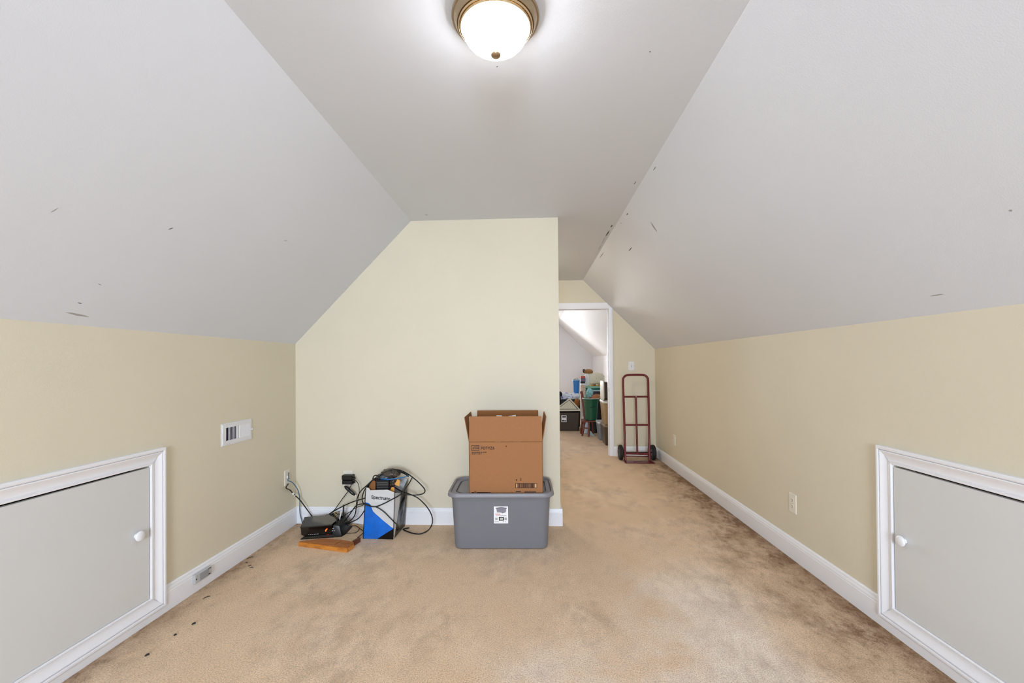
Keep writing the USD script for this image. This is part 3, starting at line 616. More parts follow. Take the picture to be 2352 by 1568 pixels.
for i in range(30):
    u0 = .03 + i * .0305
    if u0 > .93: break
    for j in range(7):
        v0 = .06 + j * .125
        if u0 > .66 + .05 * j * 0 and (u0 - .62) * 2.2 > (v0): continue
        q = lambda u, v: A[0] * (1 - u) * (1 - v) + A[1] * u * (1 - v) + A[2] * u * v + A[3] * (1 - u) * v
        sl.append(hull([q(a, b) + nrm * h for a, b in ((u0, v0), (u0 + .012, v0), (u0 + .012 + .02, v0 + .095), (u0 + .02, v0 + .095)) for h in (-.001, .0022)]))
part(rt, 'grille', join(sl), mat('grille_ribs', '#6d6d70', .4), False, kind='stuff')
part(rt, 'status_light', join(*[bx(x - .004, x + .004, y - .002, y + .002, z - .003, z + .003, .001) for x, y, z in ((-1.561, 3.146, .058), (-1.555, 3.148, .064), (-1.563, 3.146, .05))]), mat('orange_led', '#ff5a20', .4, emit=3.0), False, label='small orange light')
ld = mat('white_led', '#e9eef5', .4)
for k in range(6): part(rt, 'indicator', bx(-1.685 + k * .0125, -1.680 + k * .0125 + .002 * (k % 2), 3.122 + .0028 * k, 3.126 + .0028 * k, .0295, .0315), ld, False)
for x, y, z in ((-1.515, 3.158, .05), (-1.502, 3.16, .05), (-1.51, 3.158, .066)): part(rt, 'indicator', bx(x - .003, x + .003, y - .006, y, z - .002, z + .002), ld, False)
part(rt, 'end_cap', hull([(-1.52, 3.16, .0), (-1.45, 3.168, 0), (-1.44, 3.22, 0), (-1.52, 3.34, 0), (-1.45, 3.34, 0), (-1.515, 3.17, .085), (-1.475, 3.18, .075), (-1.50, 3.33, .105), (-1.465, 3.31, .07)]), BLACK, 20)
part(rt, 'plug', rod((-1.497, 3.30, .07), (-1.497, 3.305, .195), .006), BLACK)
part(rt, 'plug', rod((-1.515, 3.27, .09), (-1.50, 3.275, .16), .005), PLATE_W)
part(rt, 'plug', rod((-1.515, 3.22, .085), (-1.508, 3.225, .125), .006), BLACK)

# ------------------------------------------------------------------ adapters
for k, (z0, z1, y0, lab) in enumerate(((.368, .407, 3.378, 'black power adapter plugged into the back wall outlet, the upper of the two'), (.331, .3655, 3.384, 'black power adapter plugged into the back wall outlet, the lower of the two'))):
    a = thing('power_adapter', lab, 'power adapter', (-1.50, y0, z0))
    part(a, 'brick', bx(-1.546, -1.458, y0, YB - .007, z0, z1, .004), BLACK)
    part(a, 'cord_grip', rod((-1.460, y0 + .02, (z0 + z1) / 2), (-1.444, y0 + .018, (z0 + z1) / 2 - .002), .005), CORD)
fd = thing('inline_connector', 'black barrel connector hanging below the back wall adapters', 'connector', (-1.4763, 3.37, 0.2854))
a, b = np.array((-1.5217, 3.38, 0.3207)), np.array((-1.4362, 3.38, 0.2477))
Q = np.array([a + (b - a) * t for t in np.linspace(0, 1, 9)])
part(fd, 'barrel', tube(Q, np.array([.006, .012, .0135, .0135, .0125, .0135, .0135, .011, .006]), 14, False), BLACK, 45)
part(fd, 'tip', tube(np.array([a + (b - a) * t for t in (.96, 1.0, 1.06)]), .0045, 10, False), STEEL)

# ------------------------------------------------------------------ cords
CORDS = 'cords strewn around the router and the bag'
def cord(label, P, r=.0028, m=None, name='cord', group=None): return solo(name, label, 'cord', tube(P, r, 8, True, 10), m or CORD, True, group=group)
cord('blue-grey network cord arching from the corner wall plate down behind the router', [(-1.938, 3.309, .40), (-1.9509, 3.31, 0.3832), (-1.9292, 3.34, 0.3577), (-1.9035, 3.37, 0.2899), (-1.8959, 3.385, 0.215), (-1.902, 3.395, 0.1163), (-1.8923, 3.4, 0.051), (-1.8635, 3.4, 0.0017), (-1.70, 3.36, .05)], 0.0038, BLUECORD)
cx = solo('cord', 'black coaxial cord with white tags running from the corner wall plate to the router', 'cord', tube([(-1.937, 3.293, .36), (-1.92, 3.2336, 0.3467), (-1.9451, 3.33, 0.3014), (-1.9225, 3.34, 0.2672), (-1.8802, 3.36, 0.2124), (-1.8347, 3.375, 0.1377), (-1.797, 3.385, 0.0783), (-1.7745, 3.39, 0.0556), (-1.66, 3.375, .09)], 0.0043, 8, True, 10), CORD, True)
T1, T2 = np.array((-1.9285, 3.335, 0.2756)), np.array((-1.9111, 3.342, 0.251))
part(cx, 'tag', tube([T1, (T1 + T2) / 2, T1 * .55 + T2 * .45], 0.0065, 10), PAPER, label='white tag band'); part(cx, 'tag', tube([T1 * .2 + T2 * .8, T1 * .1 + T2 * .9, T2], 0.0065, 10), PAPER, label='white tag band')
cord('thin black adapter cord curving down from the upper adapter to the router', [(-1.446, 3.395, .386), (-1.4379, 3.39, 0.3816), (-1.4502, 3.385, 0.3618), (-1.4224, 3.37, 0.366), (-1.397, 3.36, 0.3341), (-1.3938, 3.36, 0.2784), (-1.397, 3.35, 0.2294), (-1.4073, 3.34, 0.1668), (-1.4175, 3.33, 0.1115), (-1.4424, 3.33, 0.0733), (-1.4769, 3.32, 0.0422), (-1.44, 3.30, .055)], 0.0026)
cord('black adapter cord running straight down left from the lower adapter past the barrel connector', [(-1.446, 3.40, .347), (-1.4575, 3.385, 0.3442), (-1.4655, 3.362, 0.3227), (-1.4826, 3.36, 0.2883), (-1.5234, 3.355, 0.2339), (-1.5641, 3.35, 0.1761), (-1.5927, 3.35, 0.1377), (-1.6285, 3.35, 0.1061), (-1.555, 3.365, .12)], 0.0030)
cord('black cord from the bag rim looping down to the router', [(-1.1415, 3.2, 0.407), (-1.1646, 3.19, 0.4327), (-1.1813, 3.19, 0.4557), (-1.2086, 3.2, 0.453), (-1.2205, 3.2, 0.4331), (-1.2155, 3.2, 0.4133), (-1.1885, 3.2, 0.4333), (-1.2193, 3.21, 0.4238), (-1.2629, 3.2, 0.3833), (-1.3221, 3.22, 0.3307), (-1.3579, 3.24, 0.2742), (-1.3753, 3.26, 0.2072), (-1.3928, 3.28, 0.1326), (-1.4251, 3.29, 0.0879), (-1.4635, 3.29, 0.0569), (-1.44, 3.285, .06)], 0.0038)
cord('black cord bowing left of the bag and crossing its blue corner to the right gusset', [(-1.1744, 3.18, 0.4288), (-1.2026, 3.14, 0.4329), (-1.2387, 3.13, 0.3934), (-1.2667, 3.125, 0.3397), (-1.2715, 3.12, 0.2863), (-1.2446, 3.11, 0.2639), (-1.2086, 3.11, 0.2514), (-1.1609, 3.105, 0.2502), (-1.1021, 3.105, 0.2731), (-1.0351, 3.11, 0.3072), (-1.0045, 3.2, 0.3154), (-0.9826, 3.32, 0.3544), (-0.9625, 3.36, 0.3987)], 0.0041)
cord('black cord running from behind the router up to the bag, above the other two', [(-1.58, 3.365, .11), (-1.6405, 3.36, 0.099), (-1.6047, 3.36, 0.1237), (-1.5407, 3.33, 0.1622), (-1.4157, 3.27, 0.2273), (-1.2711, 3.16, 0.2931), (-1.2662, 3.19, 0.297)], 0.0041)
cord('black cord sagging from the bag corner to the router, between the other two', [(-1.2094, 3.112, 0.2539), (-1.2511, 3.118, 0.2645), (-1.3114, 3.16, 0.2471), (-1.3585, 3.2, 0.2171), (-1.4247, 3.25, 0.1394), (-1.4719, 3.27, 0.0846), (-1.5043, 3.28, 0.0534), (-1.445, 3.30, .05)], 0.0038)
cord('short black cord rising from the router to the bag, lowest of the cords', [(-1.44, 3.26, .05), (-1.4379, 3.24, 0.0757), (-1.3949, 3.22, 0.0935), (-1.3345, 3.19, 0.1282), (-1.2884, 3.16, 0.1754), (-1.2602, 3.14, 0.2118), (-1.2415, 3.16, 0.215)], 0.0038)
cord('thin dark cord bowing out from the router beneath the sagging cords', [(-1.465, 3.31, .06), (-1.527, 3.33, 0.076), (-1.4861, 3.31, 0.1144), (-1.423, 3.27, 0.1561), (-1.3721, 3.24, 0.1937), (-1.2747, 3.16, 0.2441)], 0.0027)
cord('black cord diving across the bag front down to its right corner', [(-1.1682, 3.107, 0.2495), (-1.1349, 3.105, 0.2344), (-1.0988, 3.104, 0.2094), (-1.06, 3.104, 0.1713), (-1.029, 3.108, 0.1381), (-1.0231, 3.16, 0.0996)], 0.0038)
cord('black cord in a high loop over the bag swinging out on its right', [(-1.1898, 3.24, 0.4092), (-1.1755, 3.22, 0.4446), (-1.1347, 3.22, 0.4714), (-1.0838, 3.23, 0.4907), (-1.0326, 3.25, 0.4843), (-0.9805, 3.28, 0.4501), (-0.9248, 3.3, 0.4011), (-0.8735, 3.3, 0.3538), (-0.8437, 3.29, 0.3196), (-0.8549, 3.28, 0.2955), (-0.9076, 3.26, 0.2895), (-0.9696, 3.24, 0.2985), (-1.031, 3.22, 0.3125), (-1.0982, 3.2, 0.3412), (-1.1354, 3.22, 0.3484)], 0.0043)
cord('black cord in a wide low loop right of the bag reaching down to the carpet', [(-1.0644, 3.22, 0.3621), (-1.0232, 3.26, 0.3207), (-0.9531, 3.3, 0.2787), (-0.8975, 3.31, 0.2454), (-0.8334, 3.3, 0.188), (-0.7936, 3.29, 0.1275), (-0.7848, 3.28, 0.0705), (-0.81, 3.27, 0.0203), (-0.857, 3.2286, 0.006), (-0.9104, 3.2271, 0.006), (-0.9671, 3.2595, 0.006), (-1.0235, 3.3102, 0.006), (-.985, 3.34, .006)], 0.0043)
cord('thin tan wire drooping behind the router', [(-1.51, 3.33, .12), (-1.5868, 3.33, 0.1273), (-1.5552, 3.33, 0.0999), (-1.5039, 3.31, 0.0663), (-1.4575, 3.3, 0.0533), (-1.4695, 3.3922, 0.012)], 0.0022, TANWIRE)
cord('flat orange-tan wire on the carpet between router and bag', [(-1.4887, 3.3703, 0.006), (-1.4536, 3.3885, 0.01), (-1.4045, 3.3566, 0.012), (-1.3588, 3.3138, 0.008), (-1.3202, 3.2872, 0.005)], 0.0041, TANWIRE)
cord('dark brown wire looping on the carpet between router and bag', [(-1.4622, 3.2171, 0.004), (-1.4052, 3.2271, 0.004), (-1.3718, 3.245, 0.004), (-1.3756, 3.3123, 0.005), (-1.4193, 3.3748, 0.005), (-1.4658, 3.367, 0.004)], 0.0024, BROWNWIRE)
cord('short dark wire end on the carpet beside the bag', [(-1.3216, 3.1492, 0.003), (-1.3151, 3.1902, 0.003), (-1.3142, 3.2466, 0.004)], 0.0022, BROWNWIRE)
cord('dark wire on the carpet running under the bag', [(-1.4419, 3.3861, 0.004), (-1.384, 3.3326, 0.004), (-1.3075, 3.2468, 0.004)], 0.0027, BROWNWIRE)

# ------------------------------------------------------------------ bag
bg = thing('shopping_bag', 'white and blue plastic bag with black gusset stuffed with cables', 'bag', (-1.15, 3.26, 0))
f0, f1 = np.array([-1.272, 3.135, .002]), np.array([-1.04, 3.125, .002])          # front foot
b0, b1 = np.array([-1.262, 3.39, .002]), np.array([-1.035, 3.395, .002])          # rear foot
tf0, tf1 = np.array((-1.245, 3.125, 0.3851)), np.array((-1.0273, 3.125, 0.3476))      # front rim
tb0, tb1 = np.array([-1.262, 3.385, .40]), np.array((-1.0051, 3.385, 0.3814))
def FP(u, v): # point of the front panel, u right, v up, with soft creases
    p = f0 * (1 - u) * (1 - v) + f1 * u * (1 - v) + tf1 * u * v + tf0 * (1 - u) * v
    bulge = .012 * math.sin(math.pi * u) * math.sin(math.pi * min(1, v * 1.1))
    cr = .005 * (meshkit.fbm(np.array([u * 4 + v * 3, v * 5 - u * 2, 1.7]), 3, 4) - .5)
    return p + np.array([0, -bulge + cr, 0])
NU, NV = 28, 34
def panel_mesh(test, off):
    V, F, idx = [], [], {}
    def vid(i, j):
        if (i, j) not in idx: idx[(i, j)] = len(V); V.append(FP(i / NU, j / NV) + np.array([0, off, 0]))
        return idx[(i, j)]
    for i in range(NU):
        for j in range(NV):
            if test((i + .5) / NU, (j + .5) / NV):
                a, b, c, d = vid(i, j), vid(i + 1, j), vid(i + 1, j + 1), vid(i, j + 1); F += [(a, b, c), (a, c, d)]
    V = np.array(V); n = len(V); F = np.array(F)
    E = {}
    for t in F:
        for x, y in ((t[0], t[1]), (t[1], t[2]), (t[2], t[0])): E[(x, y)] = E.get((x, y), 0) + 1
    side = []
    for (x, y) in E:
        if (y, x) not in E: side += [(y, x, x + n), (y, x + n, y + n)]
    m = trimesh.Trimesh(np.vstack([V, V + [0, .0012, 0]]), np.vstack([F, F[:, ::-1] + n, np.array(side)]), process=False)
    return m
# the front: white field, blue swoosh below left, black corner below right
def field_poly(poly, off):
    """A polygon of panel coordinates draped over the front."""
    g = trimesh.creation.triangulate_polygon(poly.segmentize(.04), engine='earcut')
    m = trimesh.Trimesh(np.c_[g[0], np.zeros(len(g[0]))], g[1], process=False)
    for _ in range(2): m = m.subdivide()
    P = np.array([FP(u, v) + [0, off, 0] for u, v, _ in m.vertices]); n = len(P); F = m.faces
    if np.cross(P[F[0, 1]] - P[F[0, 0]], P[F[0, 2]] - P[F[0, 0]])[1] > 0: F = F[:, ::-1]
    E = set();
    for t in F:
        for a, b in ((t[0], t[1]), (t[1], t[2]), (t[2], t[0])): E.add((a, b))
    side = []
    for a, b in E:
        if (b, a) not in E: side += [(b, a, a + n), (b, a + n, b + n)]
    return trimesh.Trimesh(np.vstack([P, P + [0, .0015, 0]]), np.vstack([F, F[:, ::-1] + n, side]), process=False)
rim = Polygon([(0, 0), (1, 0), (1, 1), (.74, 1.035), (.16, .96), (.10, 1.0), (.0, 1.0)])
sw_ = Polygon([(0, 0), (.50, 0), (1.0, .235), (.92, .26), (.55, .45), (.30, .56), (.20, .68), (.12, .705), (0.0, .71)])
ck = Polygon([(.46, 0), (1.0, 0), (1.0, .235)])
part(bg, 'front_panel', field_poly(rim.difference(sw_).difference(ck), 0), BAGWHITE, 40)
part(bg, 'blue_print', field_poly(sw_.difference(ck), -.0004), BAGBLUE, 40, label='bright blue swoosh')
part(bg, 'corner_patch', field_poly(ck, -.0006), FILM, 40, label='shiny black lower corner')
def sheet(q, m, name, nu=10, nv=14, amp=.006, seed=1, smooth=40, label=None, th=.0012):
    a, b, c, d = map(np.array, q); G = np.zeros((nu + 1, nv + 1, 3)); nn = np.cross(b - a, d - a); nn /= np.linalg.norm(nn)
    for i in range(nu + 1):
        for j in range(nv + 1):
            u, v = i / nu, j / nv; p = a * (1 - u) * (1 - v) + b * u * (1 - v) + c * u * v + d * (1 - u) * v
            e = math.sin(math.pi * u) * math.sin(math.pi * v)
            G[i, j] = p + nn * amp * 2 * e * (meshkit.fbm(np.array([u * 3.1, v * 4.3, seed * 3.3]), 3, seed) - .5)
    V = G.reshape(-1, 3); F = []
    for i in range(nu):
        for j in range(nv):
            k = i * (nv + 1) + j; F += [(k, k + nv + 1, k + nv + 2), (k, k + nv + 2, k + 1)]
    F = np.array(F); n = len(V)
    E = {(x, y) for t in F for x, y in ((t[0], t[1]), (t[1], t[2]), (t[2], t[0]))}; side = []
    for x, y in E:
        if (y, x) not in E: side += [(y, x, x + n), (y, x + n, y + n)]
    part(bg, name, trimesh.Trimesh(np.vstack([V, V - nn * th]), np.vstack([F, F[:, ::-1] + n, side]), process=False), m, smooth, label=label)
mt2 = np.array((-1.0154, 3.235, 0.3114))   # where the gusset folds in at the top
mlo = f1 * .93 + b1 * .07
sheet((f1, mlo, mt2, tf1), BAGWHITE, 'gusset', 8, 14, .006, 5)
sheet((mlo, b1, tb1, mt2), FILM, 'gusset', 14, 22, .03, 7, label='shiny black side gusset')
sheet((b1, b0, tb0, tb1), BAGWHITE, 'back_panel', 10, 14, .01, 9)
sheet((b0, f0, tf0, tb0), FILM, 'side_panel', 8, 14, .01, 11, label='black side')
sheet((b0, b1, f1, f0), FILM, 'bottom', 4, 4, .002, 13)
part(bg, 'edge_piping', tube([f1 + [0, -.002, .02], (f1 + tf1) / 2 + [0, -.003, 0], tf1 + [0, -.002, .012]], .0024, 8), CORD, label='black edge')
part(bg, 'edge_piping', tube([f0 + [0, -.002, .0], (f0 + tf0) / 2 + [0, -.003, 0], tf0 + [0, -.002, .0]], .0024, 8), CORD, label='black edge')
# lettering on the bag, laid on the front panel
def bag_text(s, hgt, u0, v0, rot):
    g = meshkit.text_mesh(s, hgt, .001, True); v = g.vertices.copy(); wid = .232; hei = .37
    c, s_ = math.cos(rot), math.sin(rot)
    q = []
    for x, y, z in v:
        X, Y = x * .93 * c - y * s_, x * .93 * s_ + y * c
        p = FP(u0 + X / wid, v0 + Y / hei); q.append(p + [0, -.0022 + (z > .0005) * -.0 + (.001 - z), 0])
    m = trimesh.Trimesh(np.array(q), g.faces, process=False); m.fix_normals(); return m
part(bg, 'lettering', bag_text('Spectrum', .0235, .205, .805, .04), INK, False, label='black word on the bag')
part(bg, 'lettering', field_poly(Polygon([(.80, .832), (.80, .872), (.865, .852)]), -.0024), INK, False, label='black triangle mark')

# contents of the bag
solo('cardboard_scrap', 'brown cardboard piece standing in the left of the bag', 'cardboard', hull([(x, y, z) for x, y in ((-1.245, 3.17), (-1.185, 3.16), (-1.185, 3.165), (-1.245, 3.175)) for z in (.05,)] + [(-1.238, 3.17, .385), (-1.205, 3.165, .43), (-1.187, 3.16, .42), (-1.187, 3.166, .42), (-1.238, 3.176, .385)]), CARD_IN, False)
sb = thing('set_top_box', 'black box with bright ridges standing in the middle of the bag', 'electronic box', (-1.13, 3.19, .03))
part(sb, 'case', bx(-1.183, -1.085, 3.165, 3.215, .03, .425, .004), BLACK)
for z in (.409, .398, .386, .372): part(sb, 'ridge', bx(-1.178, -1.09, 3.162, 3.166, z - .002, z + .002, .001), mat('ridge_%d' % int(z * 1000), '#6c6c6c', .25), False)
solo('grey_pouch', 'grey translucent plastic pouch lying on the black box in the bag', 'pouch', blob((-1.155, 3.245, .43), (.055, .035, .032), 3, .2), mat('grey_film', '#55585b', .2, bump=.6, bscale=40), 50)
solo('plastic_pouch', 'shiny dark crinkled pouch at the top of the bag, under the cord loop', 'pouch', blob((-1.105, 3.26, .455), (.072, .05, .035), 8, .3, 4), mat('smoke_film', '#4e463e', .12, vary=.7, vscale=38, bump=1.0, bscale=60), 60)
solo('connector_cluster', 'dark bunch of plugs among the bag contents', 'connectors', join(blob((-1.075, 3.22, .40), (.03, .03, .035), 21, .35, 5), rod((-1.09, 3.2, .41), (-1.06, 3.2, .385), .008), rod((-1.10, 3.205, .395), (-1.075, 3.19, .375), .007)), mat('dark_plugs', '#3a2f26', .35, vary=.5, vscale=60), 40)
solo('cord', 'bright blue cord lying across the bag contents', 'cord', tube([(-1.1616, 3.2, 0.4301), (-1.1244, 3.19, 0.4296), (-1.0742, 3.19, 0.4299), (-1.0238, 3.2, 0.434), (-0.9827, 3.23, 0.4362), (-0.9708, 3.27, 0.4358)], .004, 8), BRIGHTBLUE, True)
for P, lab in ((((-1.0543, 3.2, 0.3877), (-1.0175, 3.2, 0.3714), (-1.0137, 3.21, 0.4149), (-1.0338, 3.21, 0.4247)), 'orange cable tag in the bag, the higher one'), (((-1.0864, 3.185, 0.3424), (-1.0497, 3.185, 0.3328), (-1.0511, 3.19, 0.3675), (-1.0712, 3.19, 0.3707)), 'pale orange cable tag at the bag rim, the lower one')):
    solo('cable_tag', lab, 'tag', hull([np.array(p) + [0, d, 0] for p in P for d in (-.0015, .0015)]), YELLOW, False)
solo('cord_bundle', 'thick bundle of black cords arching over the bag contents', 'cord', join(*[tube([(-1.1967, 3.24, 0.3958) , (-1.1655, 3.23, 0.4387), (-1.1213, 3.24, 0.4631), (-1.0633, 3.25, 0.4775), (-1.0083, 3.27, 0.4593), (-0.9768, 3.29, 0.4272)] + np.array([0, .008 * k, -.005 * (k % 3)]), .0042, 8) for k in range(4)]), CORD, True)

# ------------------------------------------------------------------ specks on the carpet
random.seed(11)
spk = [((575,1282)), ((566,1293)), ((573,1299)), ((577,1303)), ((475,1373)), ((445,1434)), ((402,1460)), ((338,1506))]
SPK = [((-1.9074, 2.7932, 0), .05, .9), ((-1.8872, 2.7245, 0), .022, -.5), ((-1.8358, 2.6837, 0), .022, .25), ((-1.8068, 2.6581, 0), .026, .05), ((-1.8279, 2.3081, 0), .04, .9), ((-1.7066, 2.0687, 0), .018, .7), ((-1.7259, 1.9788, 0), .012, .6), ((-1.7326, 1.8375, 0), .018, .9)]
SL_ = ('curled dark carpet thread near the left baseboard, the longest one', 'dark thread bit below the longest thread at the left', 'dark thread bit in the middle of the left cluster', 'dark thread bit at the bottom of the left cluster', 'dark thread by the left wall just right of the small grey box', 'black speck on the carpet below the left hatch corner, farthest of three', 'black speck on the carpet near the left wall, smallest of three', 'black speck on the carpet near the left wall, nearest the camera')
for (p, L, a), lab in zip(SPK, SL_):
    p = np.array(p); d = np.array([math.cos(a), math.sin(a), 0]) * L / 2; s = np.array([-d[1], d[0], 0]) * .35
    solo('carpet_thread', lab, 'debris', tube([p - d + [0, 0, .003], p - d * .3 + s * .5 + [0, 0, .005], p + d * .4 + s * .2 + [0, 0, .006], p + d * .9 + [0, 0, .003]], np.interp(np.linspace(0, 1, 25), [0, .3, .8, 1], [.0008, .0022, .0016, .0006] if L > .02 else [.001, .004, .004, .001]), 6), DARK, True, group='dark threads and specks on the carpet')

# ------------------------------------------------------------------ storage room
BROWN = mat('brown_tote_plastic', '#3d3020', .45, vary=.05, vscale=10)
TANLID = mat('tan_lid_plastic', '#d2ccb6', .45)
TANBIN = mat('tan_bin_plastic', '#a58a60', .4, vary=.06, vscale=6)
GREENP = mat('green_tub_plastic', '#14553a', .3)
TEAL = mat('teal_tote_plastic', '#1b7563', .35, vary=.12, vscale=14)
BLUEP = mat('blue_bin_plastic', '#1f73bb', .35)
GREYP = mat('grey_bin_plastic', '#7d8288', .3, vary=.06, vscale=8)

def tote(name, label, x0, x1, y0, y1, z0, z1, body, lid, lh=.03, taper=.02, grow=.012, cat='storage tote', ribs=True):
    w, d = x1 - x0, y1 - y0; cx, cy = (x0 + x1) / 2, (y0 + y1) / 2
    t = thing(name, label, cat, (cx, cy, z0)); zl = z1 - lh
    part(t, 'body', rings([(w - 2 * taper - .01, d - 2 * taper - .01, .025, z0), (w - 2 * taper, d - 2 * taper, .03, z0 + .008), (w, d, .035, zl - .035), (w + .004, d + .004, .035, zl - .03), (w + .006, d + .006, .035, zl)], cx, cy), body, 35)
    if lid: part(t, 'lid', rings([(w + grow, d + grow, .04, zl - .004), (w + 2 * grow, d + 2 * grow, .045, zl), (w + 2 * grow - .004, d + 2 * grow - .004, .045, z1 - .006), (w + grow, d + grow, .04, z1), (w - .03, d - .03, .03, z1), (w - .04, d - .04, .03, z1 - .006), (w - .1, d - .1, .02, z1 - .005)], cx, cy), lid, 30)
    return t
bt = tote('storage_tote', 'dark brown tote with a peaked tan lid on the storage room floor', .36, .907, 8.26, 8.66, 0, .385, BROWN, None)
z0 = .385
part(bt, 'lid', join(hull([(x, y, z) for x, y, z in ((.345, 8.245, z0), (.922, 8.245, z0), (.345, 8.68, z0), (.922, 8.68, z0), (.345, 8.245, z0 + .022), (.922, 8.245, z0 + .022), (.345, 8.68, z0 + .022), (.922, 8.68, z0 + .022))])), TANLID, 20)
ap, al, ar = np.array([.735, 8.52, .615]), np.array([.40, 8.27, z0 + .02]), np.array([.922, 8.27, z0 + .02])
def tri(a, b, c, s, dy, th): # a triangle shrunk by s, pushed by dy towards the viewer
    g = (a + b + c) / 3; P = [g + (p - g) * s for p in (a, b, c)]
    return hull([p + np.array([0, dy + e, 0]) for p in P for e in (0, th)])
part(bt, 'peaked_lid', tri(ap, al, ar, 1.0, 0, .02), TANLID, False, label='tan peaked lid')
part(bt, 'lid_groove', tri(ap, al, ar, .80, -.004, .012), DARK, False, label='dark groove of the lid')
part(bt, 'lid_panel', tri(ap, al, ar, .72, -.008, .014), TANLID, False)
lbp = part(bt, 'label_sticker', bx(.548, .646, 8.255, 8.262, .175, .305), LABEL, False, label='white sticker')
for x0, x1, za, zb in ((.562, .575, .262, .292), (.578, .60, .262, .292), (.604, .632, .262, .292), (.56, .60, .19, .214), (.604, .636, .19, .208)): part(lbp, 'print', bx(x0, x1, 8.2525, 8.256, za, zb), INK, False)

ch = thing('wooden_chair', 'small reddish brown wooden chair under the green tub in the storage room', 'chair', (1.0, 7.72, 0))
part(ch, 'seat', rings([(.24, .26, .04, .255), (.255, .275, .045, .262), (.255, .275, .045, .278), (.24, .26, .04, .283)], 1.005, 7.76), CHAIRWOOD, 35)
for a, b in (((0.8774, 7.7, 0.0083), (0.9342, 7.7, 0.2963)), ((0.9803, 7.6, 0.0019), (1.0023, 7.66, 0.2781)), ((1.10, 7.92, 0), (1.08, 7.85, .26)), ((.885, 7.95, 0), (.91, 7.88, .26))):
    a, b = np.array(a), np.array(b); a[2] = 0.0; q = lambda t: a * (1 - t) + b * t
    part(ch, 'leg', tube([q(0), q(.15), q(.4), q(.6), q(.8), q(1)], np.interp(np.linspace(0, 1, 41), [0, .1, .35, .6, .8, 1], [.011, .016, .021, .015, .02, .016]), 10), CHAIRWOOD, 50)
part(ch, 'back_post', tube([(0.9464, 7.8, 0.2913), (0.9356, 7.83, 0.4222), (0.9246, 7.86, 0.5541), (0.9069, 7.9, 0.7104), (0.894, 7.92, 0.7812)], .025, 10), CHAIRWOOD, 50)
part(ch, 'back_post', tube([(1.10, 7.87, .26), (1.10, 7.91, .42), (1.10, 7.93, .60)], .016, 10), CHAIRWOOD, 50)
part(ch, 'stretcher', rod((0.9018, 7.7, 0.1328), (.895, 7.92, .13), .009), CHAIRWOOD, 50)
part(ch, 'stretcher', rod((0.9019, 7.7, 0.1484), (0.9932, 7.63, 0.1433), .009), CHAIRWOOD, 50)

tb = thing('green_tub', 'dark green plastic tub standing on the small wooden chair', 'tub', (1.03, 7.72, .285))
R_ = [(.0001, .284), (.098, .284), (.104, .29), (.126, .55), (.136, .64), (.141, .655), (.149, .66), (.149, .672), (.138, .674), (.132, .65), (.12, .56), (.112, .40), (.0001, .40)]
gx, gy = 1.045, 7.745
part(tb, 'body', lathe(R_, 40, gx, gy), GREENP, 40)
part(tb, 'rim', move(trimesh.creation.torus(.148, .0065, major_sections=40, minor_sections=10), (gx, gy, .672)), mat('pale_rim', '#b9d2c4', .3), 50, label='pale rim')
part(tb, 'handle', tube([(gx - .03, gy - .140, .52), (gx, gy - .15, .525), (gx + .06, gy - .132, .525)], .006, 8), mat('dark_green_plastic', '#0a2a1c', .4), 50)
for k, (dx, dy, dz, r_) in enumerate(((-.03, -.06, .60, .05), (.03, -.05, .62, .045), (.0, .03, .61, .06), (-.06, .02, .60, .045))):
    solo('bundled_cloth', ['rust orange cloth at the front of the green tub', 'orange red cloth in the middle of the green tub', 'dark brown cloth at the back of the green tub', 'reddish cloth at the left of the green tub'][k], 'cloth', blob((gx + dx, gy + dy, dz + .03), (r_, r_, r_ * .8), 30 + k, .3, 4, 2), mat('tub_cloth_%d' % k, ['#a4512a', '#b5632f', '#4a2c1e', '#8c3a22'][k], .8), 60)
bo = thing('wooden_bowl', 'brown wooden bowl lying upturned between green tub and tan bins', 'bowl', (1.17, 7.80, .64))
part(bo, 'shell', lathe([(.0001, .735), (.05, .73), (.085, .71), (.105, .68), (.11, .665), (.105, .66), (.0001, .66)], 32, 1.17, 7.86), mat('bowl_wood', '#a8683a', .4), 50)
part(bo, 'foot', lathe([(.0001, .742), (.03, .742), (.035, .733), (.0001, .733)], 24, 1.17, 7.86), mat('bowl_wood_dark', '#7d4a28', .5), 50)

# stacked bins along the right of the storage room
tote('storage_bin', 'dark brown bin at the bottom of the stack right of the doorway', 1.125, 1.60, 6.78, 7.16, 0, .325, mat('dark_bin_plastic', '#4d4231', .35, vary=.08, vscale=9), mat('bin_lid_brown', '#7d6c50', .4), cat='storage bin')
tote('storage_bin', 'tan bin with a white lid in the middle of the stack right of the doorway', 1.118, 1.60, 6.78, 7.18, .326, .70, TANBIN, mat('white_bin_lid', '#dcd8cd', .35), cat='storage bin')
sb2 = thing('storage_bin', 'brown bin lying on its side with tan lid on top of the stack', 'storage bin', (1.36, 7.0, .70))
part(sb2, 'body', rings([(.24, .26, .03, 0), (.29, .30, .04, .36)]).apply_transform(trimesh.transformations.euler_matrix(0, -math.pi / 2, 0)).apply_translation((1.49, 6.99, .855)), BROWN, 35)
part(sb2, 'lid', rings([(.31, .32, .045, 0), (.31, .32, .045, .014), (.29, .30, .04, .018)]).apply_transform(trimesh.transformations.euler_matrix(0, -math.pi / 2, 0)).apply_translation((1.135, 6.99, .858)), TANLID, 35, label='tan lid')
tote('storage_bin', 'low grey translucent bin on the floor behind the stacked tan bins', 1.10, 1.45, 7.24, 7.52, 0, .315, GREYP, mat('grey_bin_lid', '#c9ccd0', .35), cat='storage bin')

